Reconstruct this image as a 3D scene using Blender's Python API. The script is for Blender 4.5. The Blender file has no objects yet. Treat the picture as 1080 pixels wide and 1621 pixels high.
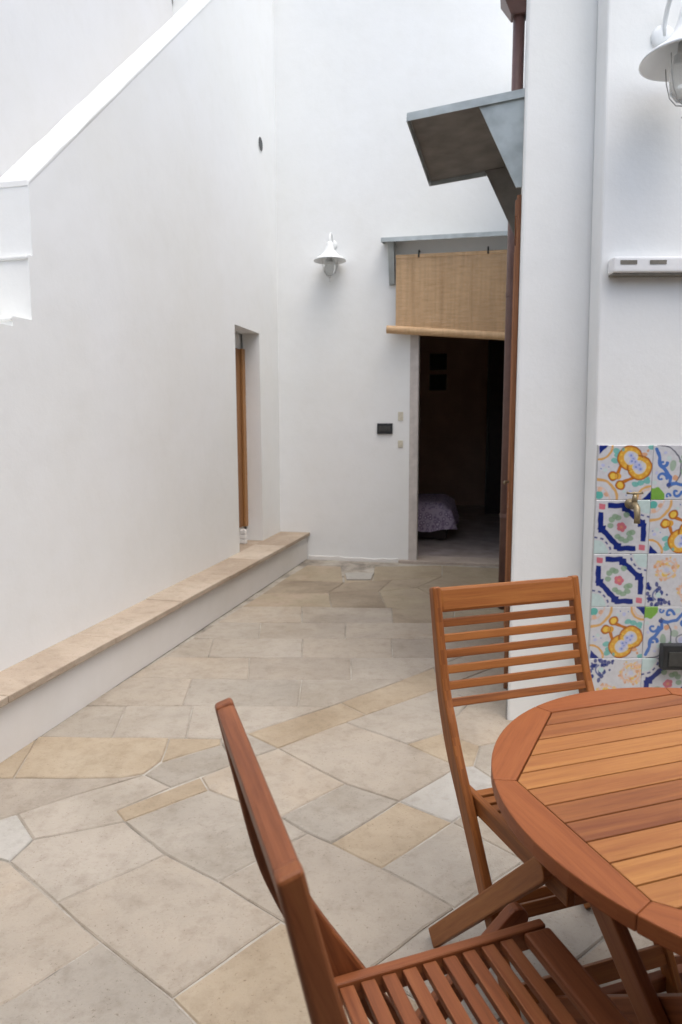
import bpy, bmesh, math, random
from mathutils import Vector, Matrix
import numpy as np

R = math.radians
SC = bpy.context.scene
COL = SC.collection
random.seed(7)

# ------------------------------------------------------------------ camera
PITCH, ROLL, CAM_H = R(7.3), R(-0.18), 1.4
cam = bpy.data.cameras.new('camera')
cam.sensor_fit = 'VERTICAL'; cam.sensor_height = 36.0; cam.sensor_width = 24.0
cam.lens = 1093.0 / 1621.0 * 36.0
cam.clip_start = 0.02; cam.clip_end = 300
cam.dof.use_dof = True; cam.dof.focus_distance = 1.9; cam.dof.aperture_fstop = 5.6
camo = bpy.data.objects.new('camera', cam); COL.objects.link(camo)
_f0, _u0, _r0 = Vector((0, 1, 0)), Vector((0, 0, 1)), Vector((1, 0, 0))
_F = _f0 * math.cos(PITCH) - _u0 * math.sin(PITCH)
_U = _u0 * math.cos(PITCH) + _f0 * math.sin(PITCH)
_X = _r0 * math.cos(ROLL) + _U * math.sin(ROLL)
_Y = _U * math.cos(ROLL) - _r0 * math.sin(ROLL)
m = Matrix((_X, _Y, -_F)).transposed().to_4x4(); m.translation = (0, 0, CAM_H)
camo.matrix_world = m
SC.camera = camo

# ------------------------------------------------------------------ sky, sun, exposure
SUN_EL, SUN_AZ = R(70), R(142)          # overcast: a broad soft source high up, a little behind the camera
w = bpy.data.worlds.new('World'); SC.world = w; w.use_nodes = True
nt = w.node_tree; nt.nodes.clear()
sky = nt.nodes.new('ShaderNodeTexSky'); sky.sky_type = 'NISHITA'; sky.sun_disc = False
sky.sun_elevation = SUN_EL; sky.sun_rotation = SUN_AZ; sky.dust_density = 4; sky.air_density = 1.2
hs = nt.nodes.new('ShaderNodeHueSaturation'); hs.inputs['Saturation'].default_value = 0.75
bg = nt.nodes.new('ShaderNodeBackground'); bg.inputs['Strength'].default_value = 0.13
wo = nt.nodes.new('ShaderNodeOutputWorld')
nt.links.new(sky.outputs[0], hs.inputs['Color']); nt.links.new(hs.outputs[0], bg.inputs[0]); nt.links.new(bg.outputs[0], wo.inputs[0])
sun = bpy.data.lights.new('sun', 'SUN'); sun.energy = 0.55; sun.angle = R(60); sun.color = (1, 0.98, 0.95)
suno = bpy.data.objects.new('sun', sun); COL.objects.link(suno)
_sd = Vector((math.sin(SUN_AZ) * math.cos(SUN_EL), math.cos(SUN_AZ) * math.cos(SUN_EL), math.sin(SUN_EL)))
suno.rotation_euler = (-_sd).to_track_quat('-Z', 'Y').to_euler(); suno.location = (0, 0, 12)
SC.view_settings.view_transform = 'Standard'; SC.view_settings.look = 'None'
SC.view_settings.exposure = 1.1; SC.view_settings.gamma = 1.0

# ------------------------------------------------------------------ materials
def nodes(name):
    mt = bpy.data.materials.new(name); mt.use_nodes = True
    t = mt.node_tree; b = t.nodes['Principled BSDF']
    return mt, t, b
def N(t, kind, **kw):
    n = t.nodes.new(kind)
    for k, v in kw.items():
        if k in n.inputs: n.inputs[k].default_value = v
        else: setattr(n, k, v)
    return n
def ramp(t, stops):
    r = t.nodes.new('ShaderNodeValToRGB'); e = r.color_ramp.elements
    while len(e) > 2: e.remove(e[-1])
    e[0].position, e[0].color = stops[0][0], (*stops[0][1], 1)
    e[1].position, e[1].color = stops[1][0], (*stops[1][1], 1)
    for p, c in stops[2:]:
        x = e.new(p); x.color = (*c, 1)
    return r
def mixc(t, mode='MIX', fac=0.5):
    n = t.nodes.new('ShaderNodeMix'); n.data_type = 'RGBA'; n.blend_type = mode
    n.inputs[0].default_value = fac
    return n
def bump(t, b, h, strength, dist):
    bp = N(t, 'ShaderNodeBump', Strength=strength, Distance=dist)
    t.links.new(h, bp.inputs['Height']); t.links.new(bp.outputs[0], b.inputs['Normal'])

def plain(name, col, rough=0.6, metal=0.0, var=0.12, scale=30, bstr=0.0):
    mt, t, b = nodes(name)
    tc = N(t, 'ShaderNodeTexCoord'); nz = N(t, 'ShaderNodeTexNoise', Scale=scale, Detail=4)
    t.links.new(tc.outputs['Object'], nz.inputs['Vector'])
    lo = tuple(c * (1 - var) for c in col); hi = tuple(min(1, c * (1 + var)) for c in col)
    rp = ramp(t, [(0.3, lo), (0.7, hi)]); t.links.new(nz.outputs[0], rp.inputs[0])
    t.links.new(rp.outputs[0], b.inputs['Base Color'])
    b.inputs['Roughness'].default_value = rough; b.inputs['Metallic'].default_value = metal
    if bstr: bump(t, b, nz.outputs[0], bstr, 0.004)
    return mt

def plaster(name, col, stain=0.025):
    mt, t, b = nodes(name)
    geo = N(t, 'ShaderNodeNewGeometry')
    n1 = N(t, 'ShaderNodeTexNoise', Scale=0.9, Detail=5, Roughness=0.6)
    n2 = N(t, 'ShaderNodeTexNoise', Scale=7.0, Detail=6, Roughness=0.65)
    n3 = N(t, 'ShaderNodeTexNoise', Scale=55.0, Detail=6, Roughness=0.7)
    for n in (n1, n2, n3): t.links.new(geo.outputs['Position'], n.inputs['Vector'])
    dark = tuple(c * (1 - stain) * k for c, k in zip(col, (1.0, 0.995, 0.975)))
    r1 = ramp(t, [(0.35, dark), (0.62, col)]); t.links.new(n1.outputs[0], r1.inputs[0])
    r2 = ramp(t, [(0.25, (0.975, 0.973, 0.968)), (0.55, (1, 1, 1))]); t.links.new(n2.outputs[0], r2.inputs[0])
    mx = mixc(t, 'MULTIPLY', 1.0)
    t.links.new(r1.outputs[0], mx.inputs[6]); t.links.new(r2.outputs[0], mx.inputs[7])
    t.links.new(mx.outputs[2], b.inputs['Base Color'])
    b.inputs['Roughness'].default_value = 0.85
    ad = N(t, 'ShaderNodeMath', operation='MULTIPLY_ADD'); ad.inputs[1].default_value = 2.5
    t.links.new(n2.outputs[0], ad.inputs[0]); t.links.new(n3.outputs[0], ad.inputs[2])
    n5 = N(t, 'ShaderNodeTexNoise', Scale=2.4, Detail=3, Roughness=0.5); t.links.new(geo.outputs['Position'], n5.inputs['Vector'])
    b1 = N(t, 'ShaderNodeBump', Strength=0.22, Distance=0.03); t.links.new(n5.outputs[0], b1.inputs['Height'])
    b2 = N(t, 'ShaderNodeBump', Strength=0.14, Distance=0.006); t.links.new(ad.outputs[0], b2.inputs['Height']); t.links.new(b1.outputs[0], b2.inputs['Normal'])
    t.links.new(b2.outputs[0], b.inputs['Normal'])
    return mt

def stone(name, stops, rough=0.72, scale=1.0, spots=True, hue=0.10):
    """limestone: cloudy colour, pits, every piece shifted by its own random value"""
    mt, t, b = nodes(name)
    geo = N(t, 'ShaderNodeNewGeometry'); oi = N(t, 'ShaderNodeObjectInfo')
    off = N(t, 'ShaderNodeVectorMath', operation='MULTIPLY_ADD')
    cmb = N(t, 'ShaderNodeCombineXYZ')
    for k in range(3): t.links.new(oi.outputs['Random'], cmb.inputs[k])
    off.inputs[1].default_value = (17, 31, 11)
    t.links.new(cmb.outputs[0], off.inputs[0]); t.links.new(geo.outputs['Position'], off.inputs[2])
    n1 = N(t, 'ShaderNodeTexNoise', Scale=2.6 * scale, Detail=7, Roughness=0.62, Distortion=0.5)
    n2 = N(t, 'ShaderNodeTexNoise', Scale=15 * scale, Detail=7, Roughness=0.72)
    n3 = N(t, 'ShaderNodeTexNoise', Scale=110 * scale, Detail=4, Roughness=0.7)
    for n in (n1, n2, n3): t.links.new(off.outputs[0], n.inputs['Vector'])
    sh = N(t, 'ShaderNodeMath', operation='MULTIPLY_ADD'); sh.inputs[1].default_value = 0.44; sh.inputs[2].default_value = -0.22
    t.links.new(oi.outputs['Random'], sh.inputs[0])
    ad = N(t, 'ShaderNodeMath', operation='ADD'); t.links.new(n1.outputs[0], ad.inputs[0]); t.links.new(sh.outputs[0], ad.inputs[1])
    r1 = ramp(t, stops); t.links.new(ad.outputs[0], r1.inputs[0])
    r2 = ramp(t, [(0.28, (0.70, 0.67, 0.63)), (0.52, (1, 1, 1)), (0.8, (1.0, 0.985, 0.96))]); t.links.new(n2.outputs[0], r2.inputs[0])
    mx = mixc(t, 'MULTIPLY', 0.75); t.links.new(r1.outputs[0], mx.inputs[6]); t.links.new(r2.outputs[0], mx.inputs[7])
    out = mx.outputs[2]
    if spots:
        r3 = ramp(t, [(0.31, (0.42, 0.35, 0.27)), (0.39, (1, 1, 1)), (0.70, (1, 1, 1)), (0.76, (1.6, 1.6, 1.6))]); t.links.new(n3.outputs[0], r3.inputs[0])
        m2 = mixc(t, 'MULTIPLY', 0.65); t.links.new(out, m2.inputs[6]); t.links.new(r3.outputs[0], m2.inputs[7]); out = m2.outputs[2]
    n4 = N(t, 'ShaderNodeTexNoise', Scale=1.7 * scale, Detail=8, Roughness=0.68, Distortion=0.4); t.links.new(geo.outputs['Position'], n4.inputs['Vector'])
    r4 = ramp(t, [(0.32, (0.80, 0.77, 0.72)), (0.50, (0.97, 0.965, 0.955)), (0.66, (1.06, 1.06, 1.06))]); t.links.new(n4.outputs[0], r4.inputs[0])
    m4 = mixc(t, 'MULTIPLY', 0.85); t.links.new(out, m4.inputs[6]); t.links.new(r4.outputs[0], m4.inputs[7]); out = m4.outputs[2]
    t.links.new(out, b.inputs['Base Color'])
    rr = N(t, 'ShaderNodeMapRange'); rr.inputs['To Min'].default_value = rough - 0.18; rr.inputs['To Max'].default_value = rough + 0.12
    t.links.new(n2.outputs[0], rr.inputs[0]); t.links.new(rr.outputs[0], b.inputs['Roughness'])
    hh = N(t, 'ShaderNodeMath', operation='MULTIPLY_ADD'); hh.inputs[1].default_value = 3.0
    t.links.new(n2.outputs[0], hh.inputs[0]); t.links.new(n3.outputs[0], hh.inputs[2])
    bump(t, b, hh.outputs[0], 0.5, 0.005)
    return mt

def wood(name, c_dark, c_mid, c_light, rough=0.42, spread=0.5):
    """oiled hardwood; the grain runs along U of each piece's own UV map"""
    mt, t, b = nodes(name)
    uv = N(t, 'ShaderNodeUVMap'); oi = N(t, 'ShaderNodeObjectInfo')
    sc = N(t, 'ShaderNodeVectorMath', operation='MULTIPLY'); sc.inputs[1].default_value = (2.2, 46, 1)
    t.links.new(uv.outputs[0], sc.inputs[0])
    cmb = N(t, 'ShaderNodeCombineXYZ')
    ml = N(t, 'ShaderNodeMath', operation='MULTIPLY'); ml.inputs[1].default_value = 37.0
    t.links.new(oi.outputs['Random'], ml.inputs[0])
    for k in range(3): t.links.new(ml.outputs[0], cmb.inputs[k])
    ad = N(t, 'ShaderNodeVectorMath', operation='ADD'); t.links.new(sc.outputs[0], ad.inputs[0]); t.links.new(cmb.outputs[0], ad.inputs[1])
    n1 = N(t, 'ShaderNodeTexNoise', Scale=1.0, Detail=6, Roughness=0.62, Distortion=0.6)
    n2 = N(t, 'ShaderNodeTexNoise', Scale=5.5, Detail=4, Roughness=0.7)
    t.links.new(ad.outputs[0], n1.inputs['Vector']); t.links.new(ad.outputs[0], n2.inputs['Vector'])
    sh = N(t, 'ShaderNodeMath', operation='MULTIPLY_ADD'); sh.inputs[1].default_value = spread; sh.inputs[2].default_value = -spread / 2
    t.links.new(oi.outputs['Random'], sh.inputs[0])
    a2 = N(t, 'ShaderNodeMath', operation='ADD'); t.links.new(n1.outputs[0], a2.inputs[0]); t.links.new(sh.outputs[0], a2.inputs[1])
    r1 = ramp(t, [(0.18, c_dark), (0.5, c_mid), (0.86, c_light)]); t.links.new(a2.outputs[0], r1.inputs[0])
    r2 = ramp(t, [(0.3, (0.72, 0.66, 0.62)), (0.55, (1, 1, 1))]); t.links.new(n2.outputs[0], r2.inputs[0])
    mx = mixc(t, 'MULTIPLY', 0.6); t.links.new(r1.outputs[0], mx.inputs[6]); t.links.new(r2.outputs[0], mx.inputs[7])
    t.links.new(mx.outputs[2], b.inputs['Base Color'])
    b.inputs['Roughness'].default_value = rough; b.inputs['Specular IOR Level'].default_value = 0.35
    bump(t, b, n2.outputs[0], 0.12, 0.0015)
    return mt

M = {}
M['plaster'] = plaster('white_plaster', (0.805, 0.818, 0.812))
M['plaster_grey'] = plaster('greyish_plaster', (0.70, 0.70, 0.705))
M['plaster_low'] = plaster('white_ledge_plaster', (0.74, 0.725, 0.70), 0.10)
LIME = [(0.25, (0.329, 0.288, 0.238)), (0.45, (0.372, 0.326, 0.267)), (0.62, (0.391, 0.339, 0.275)), (0.8, (0.408, 0.343, 0.267))]
GREY = [(0.25, (0.316, 0.285, 0.241)), (0.5, (0.360, 0.323, 0.272)), (0.8, (0.395, 0.352, 0.296))]
OCHRE = [(0.25, (0.344, 0.275, 0.192)), (0.5, (0.398, 0.327, 0.236)), (0.8, (0.416, 0.353, 0.264))]
M['lime'] = stone('cream_limestone', LIME)
M['grey'] = stone('grey_limestone', GREY)
M['ochre'] = stone('ochre_limestone', OCHRE)
M['pale'] = stone('pale_limestone', [(0.3, (0.378, 0.361, 0.330)), (0.7, (0.431, 0.414, 0.378))], spots=False)
M['moss'] = stone('damp_mossy_limestone', [(0.25, (0.234, 0.186, 0.132)), (0.45, (0.305, 0.250, 0.183)), (0.62, (0.327, 0.275, 0.192)), (0.8, (0.368, 0.292, 0.217))])
M['mortar'] = stone('mortar', [(0.30, (0.20, 0.18, 0.155)), (0.42, (0.35, 0.32, 0.275)), (0.6, (0.46, 0.43, 0.38))], rough=0.85, scale=1.5)
M['coping'] = stone('coping_stone', [(0.25, (0.37, 0.295, 0.225)), (0.5, (0.45, 0.37, 0.29)), (0.8, (0.50, 0.43, 0.35))], rough=0.7)
M['wood'] = wood('oiled_hardwood', (0.126, 0.036, 0.008), (0.281, 0.095, 0.022), (0.388, 0.155, 0.038), rough=0.5, spread=0.22)
M['wood_red'] = wood('reddish_hardwood', (0.123, 0.035, 0.012), (0.247, 0.080, 0.028), (0.332, 0.127, 0.044), rough=0.5, spread=0.16)
M['wood_rim'] = wood('table_rim_wood', (0.214, 0.061, 0.018), (0.286, 0.087, 0.025), (0.334, 0.112, 0.034), rough=0.55, spread=0.12)
M['wood_slat'] = wood('table_slat_wood', (0.192, 0.061, 0.022), (0.314, 0.118, 0.037), (0.437, 0.197, 0.057), rough=0.5, spread=0.5)
M['door_wood'] = wood('varnished_door_wood', (0.16, 0.06, 0.026), (0.34, 0.145, 0.06), (0.46, 0.225, 0.10), rough=0.45)
M['shutter_wood'] = wood('niche_shutter_wood', (0.20, 0.085, 0.03), (0.33, 0.16, 0.06), (0.40, 0.21, 0.085), rough=0.5)
M['maroon'] = plain('maroon_painted_metal', (0.135, 0.072, 0.06), 0.4, 0.0, 0.15, 12)
M['galv'] = plain('galvanised_sheet', (0.40, 0.435, 0.435), 0.45, 0.35, 0.22, 9)
M['galv_under_shade'] = plain('weathered_and_shaded_sheet', (0.17, 0.158, 0.142), 0.6, 0.0, 0.22, 8)
M['white_metal'] = plain('white_enamel', (0.78, 0.80, 0.80), 0.3, 0.0, 0.04, 14)
M['white_plastic'] = plain('white_plastic', (0.80, 0.80, 0.79), 0.35, 0.0, 0.03, 20)
M['black_plastic'] = plain('black_plastic', (0.022, 0.024, 0.026), 0.4, 0.0, 0.2, 40)
M['dark_plastic'] = plain('dark_grey_plastic', (0.05, 0.05, 0.046), 0.45, 0.0, 0.2, 40)
M['slot'] = plain('slot_plate', (0.17, 0.155, 0.125), 0.6, 0.0, 0.15, 40)
M['brass'] = plain('old_brass', (0.27, 0.22, 0.135), 0.5, 0.6, 0.25, 60)
M['iron'] = plain('dark_iron', (0.05, 0.048, 0.045), 0.5, 0.6, 0.3, 50)
M['wire'] = plain('grey_wire', (0.45, 0.45, 0.44), 0.4, 0.4, 0.15, 50)
M['beige_plate'] = plain('beige_plate', (0.60, 0.56, 0.45), 0.5, 0.0, 0.1, 30)
M['frame_grey'] = plain('grey_stone_frame', (0.52, 0.48, 0.45), 0.65, 0.0, 0.12, 12, 0.2)
M['sill'] = stone('threshold_stone', [(0.25, (0.34, 0.28, 0.24)), (0.75, (0.46, 0.395, 0.34))], spots=False)
M['room_wall'] = plain('dim_room_wall', (0.70, 0.50, 0.40), 0.8, 0, 0.08, 3)
M['blocker_dark'] = plain('dark_blocker_paint', (0.20, 0.13, 0.09), 0.8, 0, 0.1, 3)  # dark so that the added porch throws little light back
M['room_floor'] = plain('glossy_room_tiles', (0.50, 0.43, 0.40), 0.25, 0, 0.2, 5)
M['dark_wood'] = plain('dark_furniture_wood', (0.03, 0.018, 0.012), 0.45, 0, 0.3, 12)
M['picture'] = plain('dark_picture', (0.02, 0.014, 0.012), 0.5, 0, 0.4, 9)
M['grout'] = plain('pale_grout', (0.56, 0.555, 0.54), 0.85, 0, 0.1, 40)
M['rubber'] = plain('black_hardware', (0.02, 0.02, 0.02), 0.5, 0.3, 0.2, 40)

def bamboo():
    mt, t, b = nodes('bamboo_slats')
    geo = N(t, 'ShaderNodeNewGeometry'); oi = N(t, 'ShaderNodeObjectInfo')
    mp = N(t, 'ShaderNodeVectorMath', operation='MULTIPLY'); mp.inputs[1].default_value = (9, 9, 160)
    t.links.new(geo.outputs['Position'], mp.inputs[0])
    n1 = N(t, 'ShaderNodeTexNoise', Scale=1.0, Detail=3); t.links.new(mp.outputs[0], n1.inputs['Vector'])
    mp2 = N(t, 'ShaderNodeVectorMath', operation='MULTIPLY'); mp2.inputs[1].default_value = (34, 34, 1.5)
    t.links.new(geo.outputs['Position'], mp2.inputs[0])
    n2 = N(t, 'ShaderNodeTexNoise', Scale=1.0, Detail=2); t.links.new(mp2.outputs[0], n2.inputs['Vector'])
    r1 = ramp(t, [(0.25, (0.53, 0.33, 0.165)), (0.75, (0.76, 0.53, 0.31))]); t.links.new(n1.outputs[0], r1.inputs[0])
    r2 = ramp(t, [(0.35, (0.86, 0.84, 0.82)), (0.6, (1, 1, 1))]); t.links.new(n2.outputs[0], r2.inputs[0])
    mx = mixc(t, 'MULTIPLY', 1.0); t.links.new(r1.outputs[0], mx.inputs[6]); t.links.new(r2.outputs[0], mx.inputs[7])
    t.links.new(mx.outputs[2], b.inputs['Base Color']); b.inputs['Roughness'].default_value = 0.55
    tr = N(t, 'ShaderNodeBsdfTranslucent'); t.links.new(mx.outputs[2], tr.inputs[0])
    ms = N(t, 'ShaderNodeMixShader'); ms.inputs[0].default_value = 0.12
    out = t.nodes['Material Output']
    t.links.new(b.outputs[0], ms.inputs[1]); t.links.new(tr.outputs[0], ms.inputs[2]); t.links.new(ms.outputs[0], out.inputs[0])
    return mt
M['bamboo'] = bamboo()

def glass():
    mt, t, b = nodes('clear_lamp_glass')
    b.inputs['Base Color'].default_value = (0.93, 0.95, 0.95, 1); b.inputs['Roughness'].default_value = 0.12
    b.inputs['Transmission Weight'].default_value = 0.92; b.inputs['IOR'].default_value = 1.3
    nz = N(t, 'ShaderNodeTexNoise', Scale=40); bump(t, b, nz.outputs[0], 0.1, 0.002)
    return mt
M['glass'] = glass()

def floral():
    mt, t, b = nodes('purple_floral_cloth')
    geo = N(t, 'ShaderNodeNewGeometry')
    v = N(t, 'ShaderNodeTexVoronoi', Scale=22); t.links.new(geo.outputs['Position'], v.inputs['Vector'])
    r1 = ramp(t, [(0.15, (0.88, 0.78, 0.88)), (0.34, (0.30, 0.20, 0.36)), (0.6, (0.66, 0.55, 0.68))]); t.links.new(v.outputs['Distance'], r1.inputs[0])
    t.links.new(r1.outputs[0], b.inputs['Base Color']); b.inputs['Roughness'].default_value = 0.9
    return mt
M['floral'] = floral()

def tile_glaze():
    mt, t, b = nodes('painted_majolica_glaze')
    at = N(t, 'ShaderNodeVertexColor', layer_name='paint')
    nz = N(t, 'ShaderNodeTexNoise', Scale=60, Detail=3)
    geo = N(t, 'ShaderNodeNewGeometry'); t.links.new(geo.outputs['Position'], nz.inputs['Vector'])
    r = ramp(t, [(0.3, (0.90, 0.90, 0.90)), (0.65, (1, 1, 1))]); t.links.new(nz.outputs[0], r.inputs[0])
    mx = mixc(t, 'MULTIPLY', 1.0); t.links.new(at.outputs[0], mx.inputs[6]); t.links.new(r.outputs[0], mx.inputs[7])
    t.links.new(mx.outputs[2], b.inputs['Base Color'])
    b.inputs['Roughness'].default_value = 0.25; b.inputs['Coat Weight'].default_value = 0.3
    bump(t, b, nz.outputs[0], 0.08, 0.002)
    return mt
M['tile'] = tile_glaze()

# ------------------------------------------------------------------ building helpers
def link(o, parent=None):
    COL.objects.link(o)
    if parent is not None: o.parent = parent
    return o
def tag(o, label=None, cat=None, group=None, kind=None):
    if label: o['label'] = label
    if cat: o['category'] = cat
    if group: o['group'] = group
    if kind: o['kind'] = kind
    return o
def empty(name, loc=(0, 0, 0), rz=0.0):
    o = bpy.data.objects.new(name, None); o.location = loc; o.rotation_euler = (0, 0, rz); o.empty_display_size = 0.1
    return link(o)
def set_uv(me, axis):
    ax = Vector(axis).normalized()
    ul = me.uv_layers.new(name='UVMap')
    for p in me.polygons:
        n = p.normal; side = n.cross(ax)
        if side.length < 0.3:
            side = Vector((0.31, 0.77, 0.55)).cross(ax)
        side.normalize()
        for li in p.loop_indices:
            co = me.vertices[me.loops[li].vertex_index].co
            ul.data[li].uv = (co.dot(ax), co.dot(side) + n.x * 0.37 + n.y * 0.61 + n.z * 0.83)
def finish(name, bm, mat, parent=None, bevel=0.0, seg=2, smooth=False, axis=None, bang=R(25)):
    bmesh.ops.remove_doubles(bm, verts=bm.verts, dist=1e-6)
    bmesh.ops.recalc_face_normals(bm, faces=bm.faces)
    if bevel:
        es = [e for e in bm.edges if len(e.link_faces) == 2 and e.calc_face_angle(0) > bang]
        bmesh.ops.bevel(bm, geom=es, offset=bevel, segments=seg, affect='EDGES', profile=0.6, clamp_overlap=True)
    me = bpy.data.meshes.new(name); bm.to_mesh(me); bm.free()
    if isinstance(mat, (list, tuple)):
        for x in mat: me.materials.append(x)
    else: me.materials.append(mat)
    if smooth:
        for p in me.polygons: p.use_smooth = True
    if axis is not None: set_uv(me, axis)
    return link(bpy.data.objects.new(name, me), parent)
def add_box(bm, lo, hi, mtx=None):
    x0, y0, z0 = lo; x1, y1, z1 = hi
    vs = [bm.verts.new(v) for v in ((x0, y0, z0), (x1, y0, z0), (x1, y1, z0), (x0, y1, z0), (x0, y0, z1), (x1, y0, z1), (x1, y1, z1), (x0, y1, z1))]
    for f in ((0, 3, 2, 1), (4, 5, 6, 7), (0, 1, 5, 4), (1, 2, 6, 5), (2, 3, 7, 6), (3, 0, 4, 7)):
        bm.faces.new([vs[i] for i in f])
    if mtx is not None: bmesh.ops.transform(bm, matrix=mtx, verts=vs)
    return vs
def add_prism(bm, base, vec):
    """base: list of 3D points of a planar polygon, extruded by vec"""
    v = Vector(vec)
    a = [bm.verts.new(p) for p in base]; b = [bm.verts.new(Vector(p) + v) for p in base]
    n = len(a)
    bm.faces.new(a); bm.faces.new(b[::-1])
    for i in range(n): bm.faces.new((a[i], a[(i + 1) % n], b[(i + 1) % n], b[i]))
def add_beam(bm, p0, p1, w, h, side):
    """box from p0 to p1; w along 'side', h along the third axis"""
    p0, p1 = Vector(p0), Vector(p1); d = (p1 - p0).normalized(); s = Vector(side); s = (s - d * s.dot(d)).normalized(); t = d.cross(s)
    c = [p0 + s * (a * w / 2) + t * (b * h / 2) for a, b in ((-1, -1), (1, -1), (1, 1), (-1, 1))]
    add_prism(bm, c, p1 - p0)
def add_lathe(bm, prof, n=32, mtx=None, cap=False):
    rings = []; new = []
    for r, z in prof:
        if r < 1e-6: rg = [bm.verts.new((0, 0, z))]
        else: rg = [bm.verts.new((r * math.cos(2 * math.pi * i / n), r * math.sin(2 * math.pi * i / n), z)) for i in range(n)]
        rings.append(rg); new += rg
    for a, b in zip(rings, rings[1:]):
        for i in range(n):
            j = (i + 1) % n
            if len(a) == 1 and len(b) == 1: continue
            if len(a) == 1: bm.faces.new((a[0], b[i], b[j]))
            elif len(b) == 1: bm.faces.new((a[i], a[j], b[0]))
            else: bm.faces.new((a[i], a[j], b[j], b[i]))
    if mtx is not None: bmesh.ops.transform(bm, matrix=mtx, verts=new)
def add_tube(bm, pts, r, n=10):
    pts = [Vector(p) for p in pts]; rings = []
    prev = None
    for i, p in enumerate(pts):
        d = (pts[min(i + 1, len(pts) - 1)] - pts[max(i - 1, 0)]).normalized()
        ref = prev if prev is not None else (Vector((0, 0, 1)) if abs(d.z) < 0.9 else Vector((1, 0, 0)))
        s = (ref - d * ref.dot(d)).normalized(); prev = s; t = d.cross(s)
        rr = r[i] if isinstance(r, (list, tuple)) else r
        rings.append([bm.verts.new(p + (s * math.cos(2 * math.pi * k / n) + t * math.sin(2 * math.pi * k / n)) * rr) for k in range(n)])
    for a, b in zip(rings, rings[1:]):
        for k in range(n): bm.faces.new((a[k], a[(k + 1) % n], b[(k + 1) % n], b[k]))
    bm.faces.new(rings[0][::-1]); bm.faces.new(rings[-1])
def new(): return bmesh.new()

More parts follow.
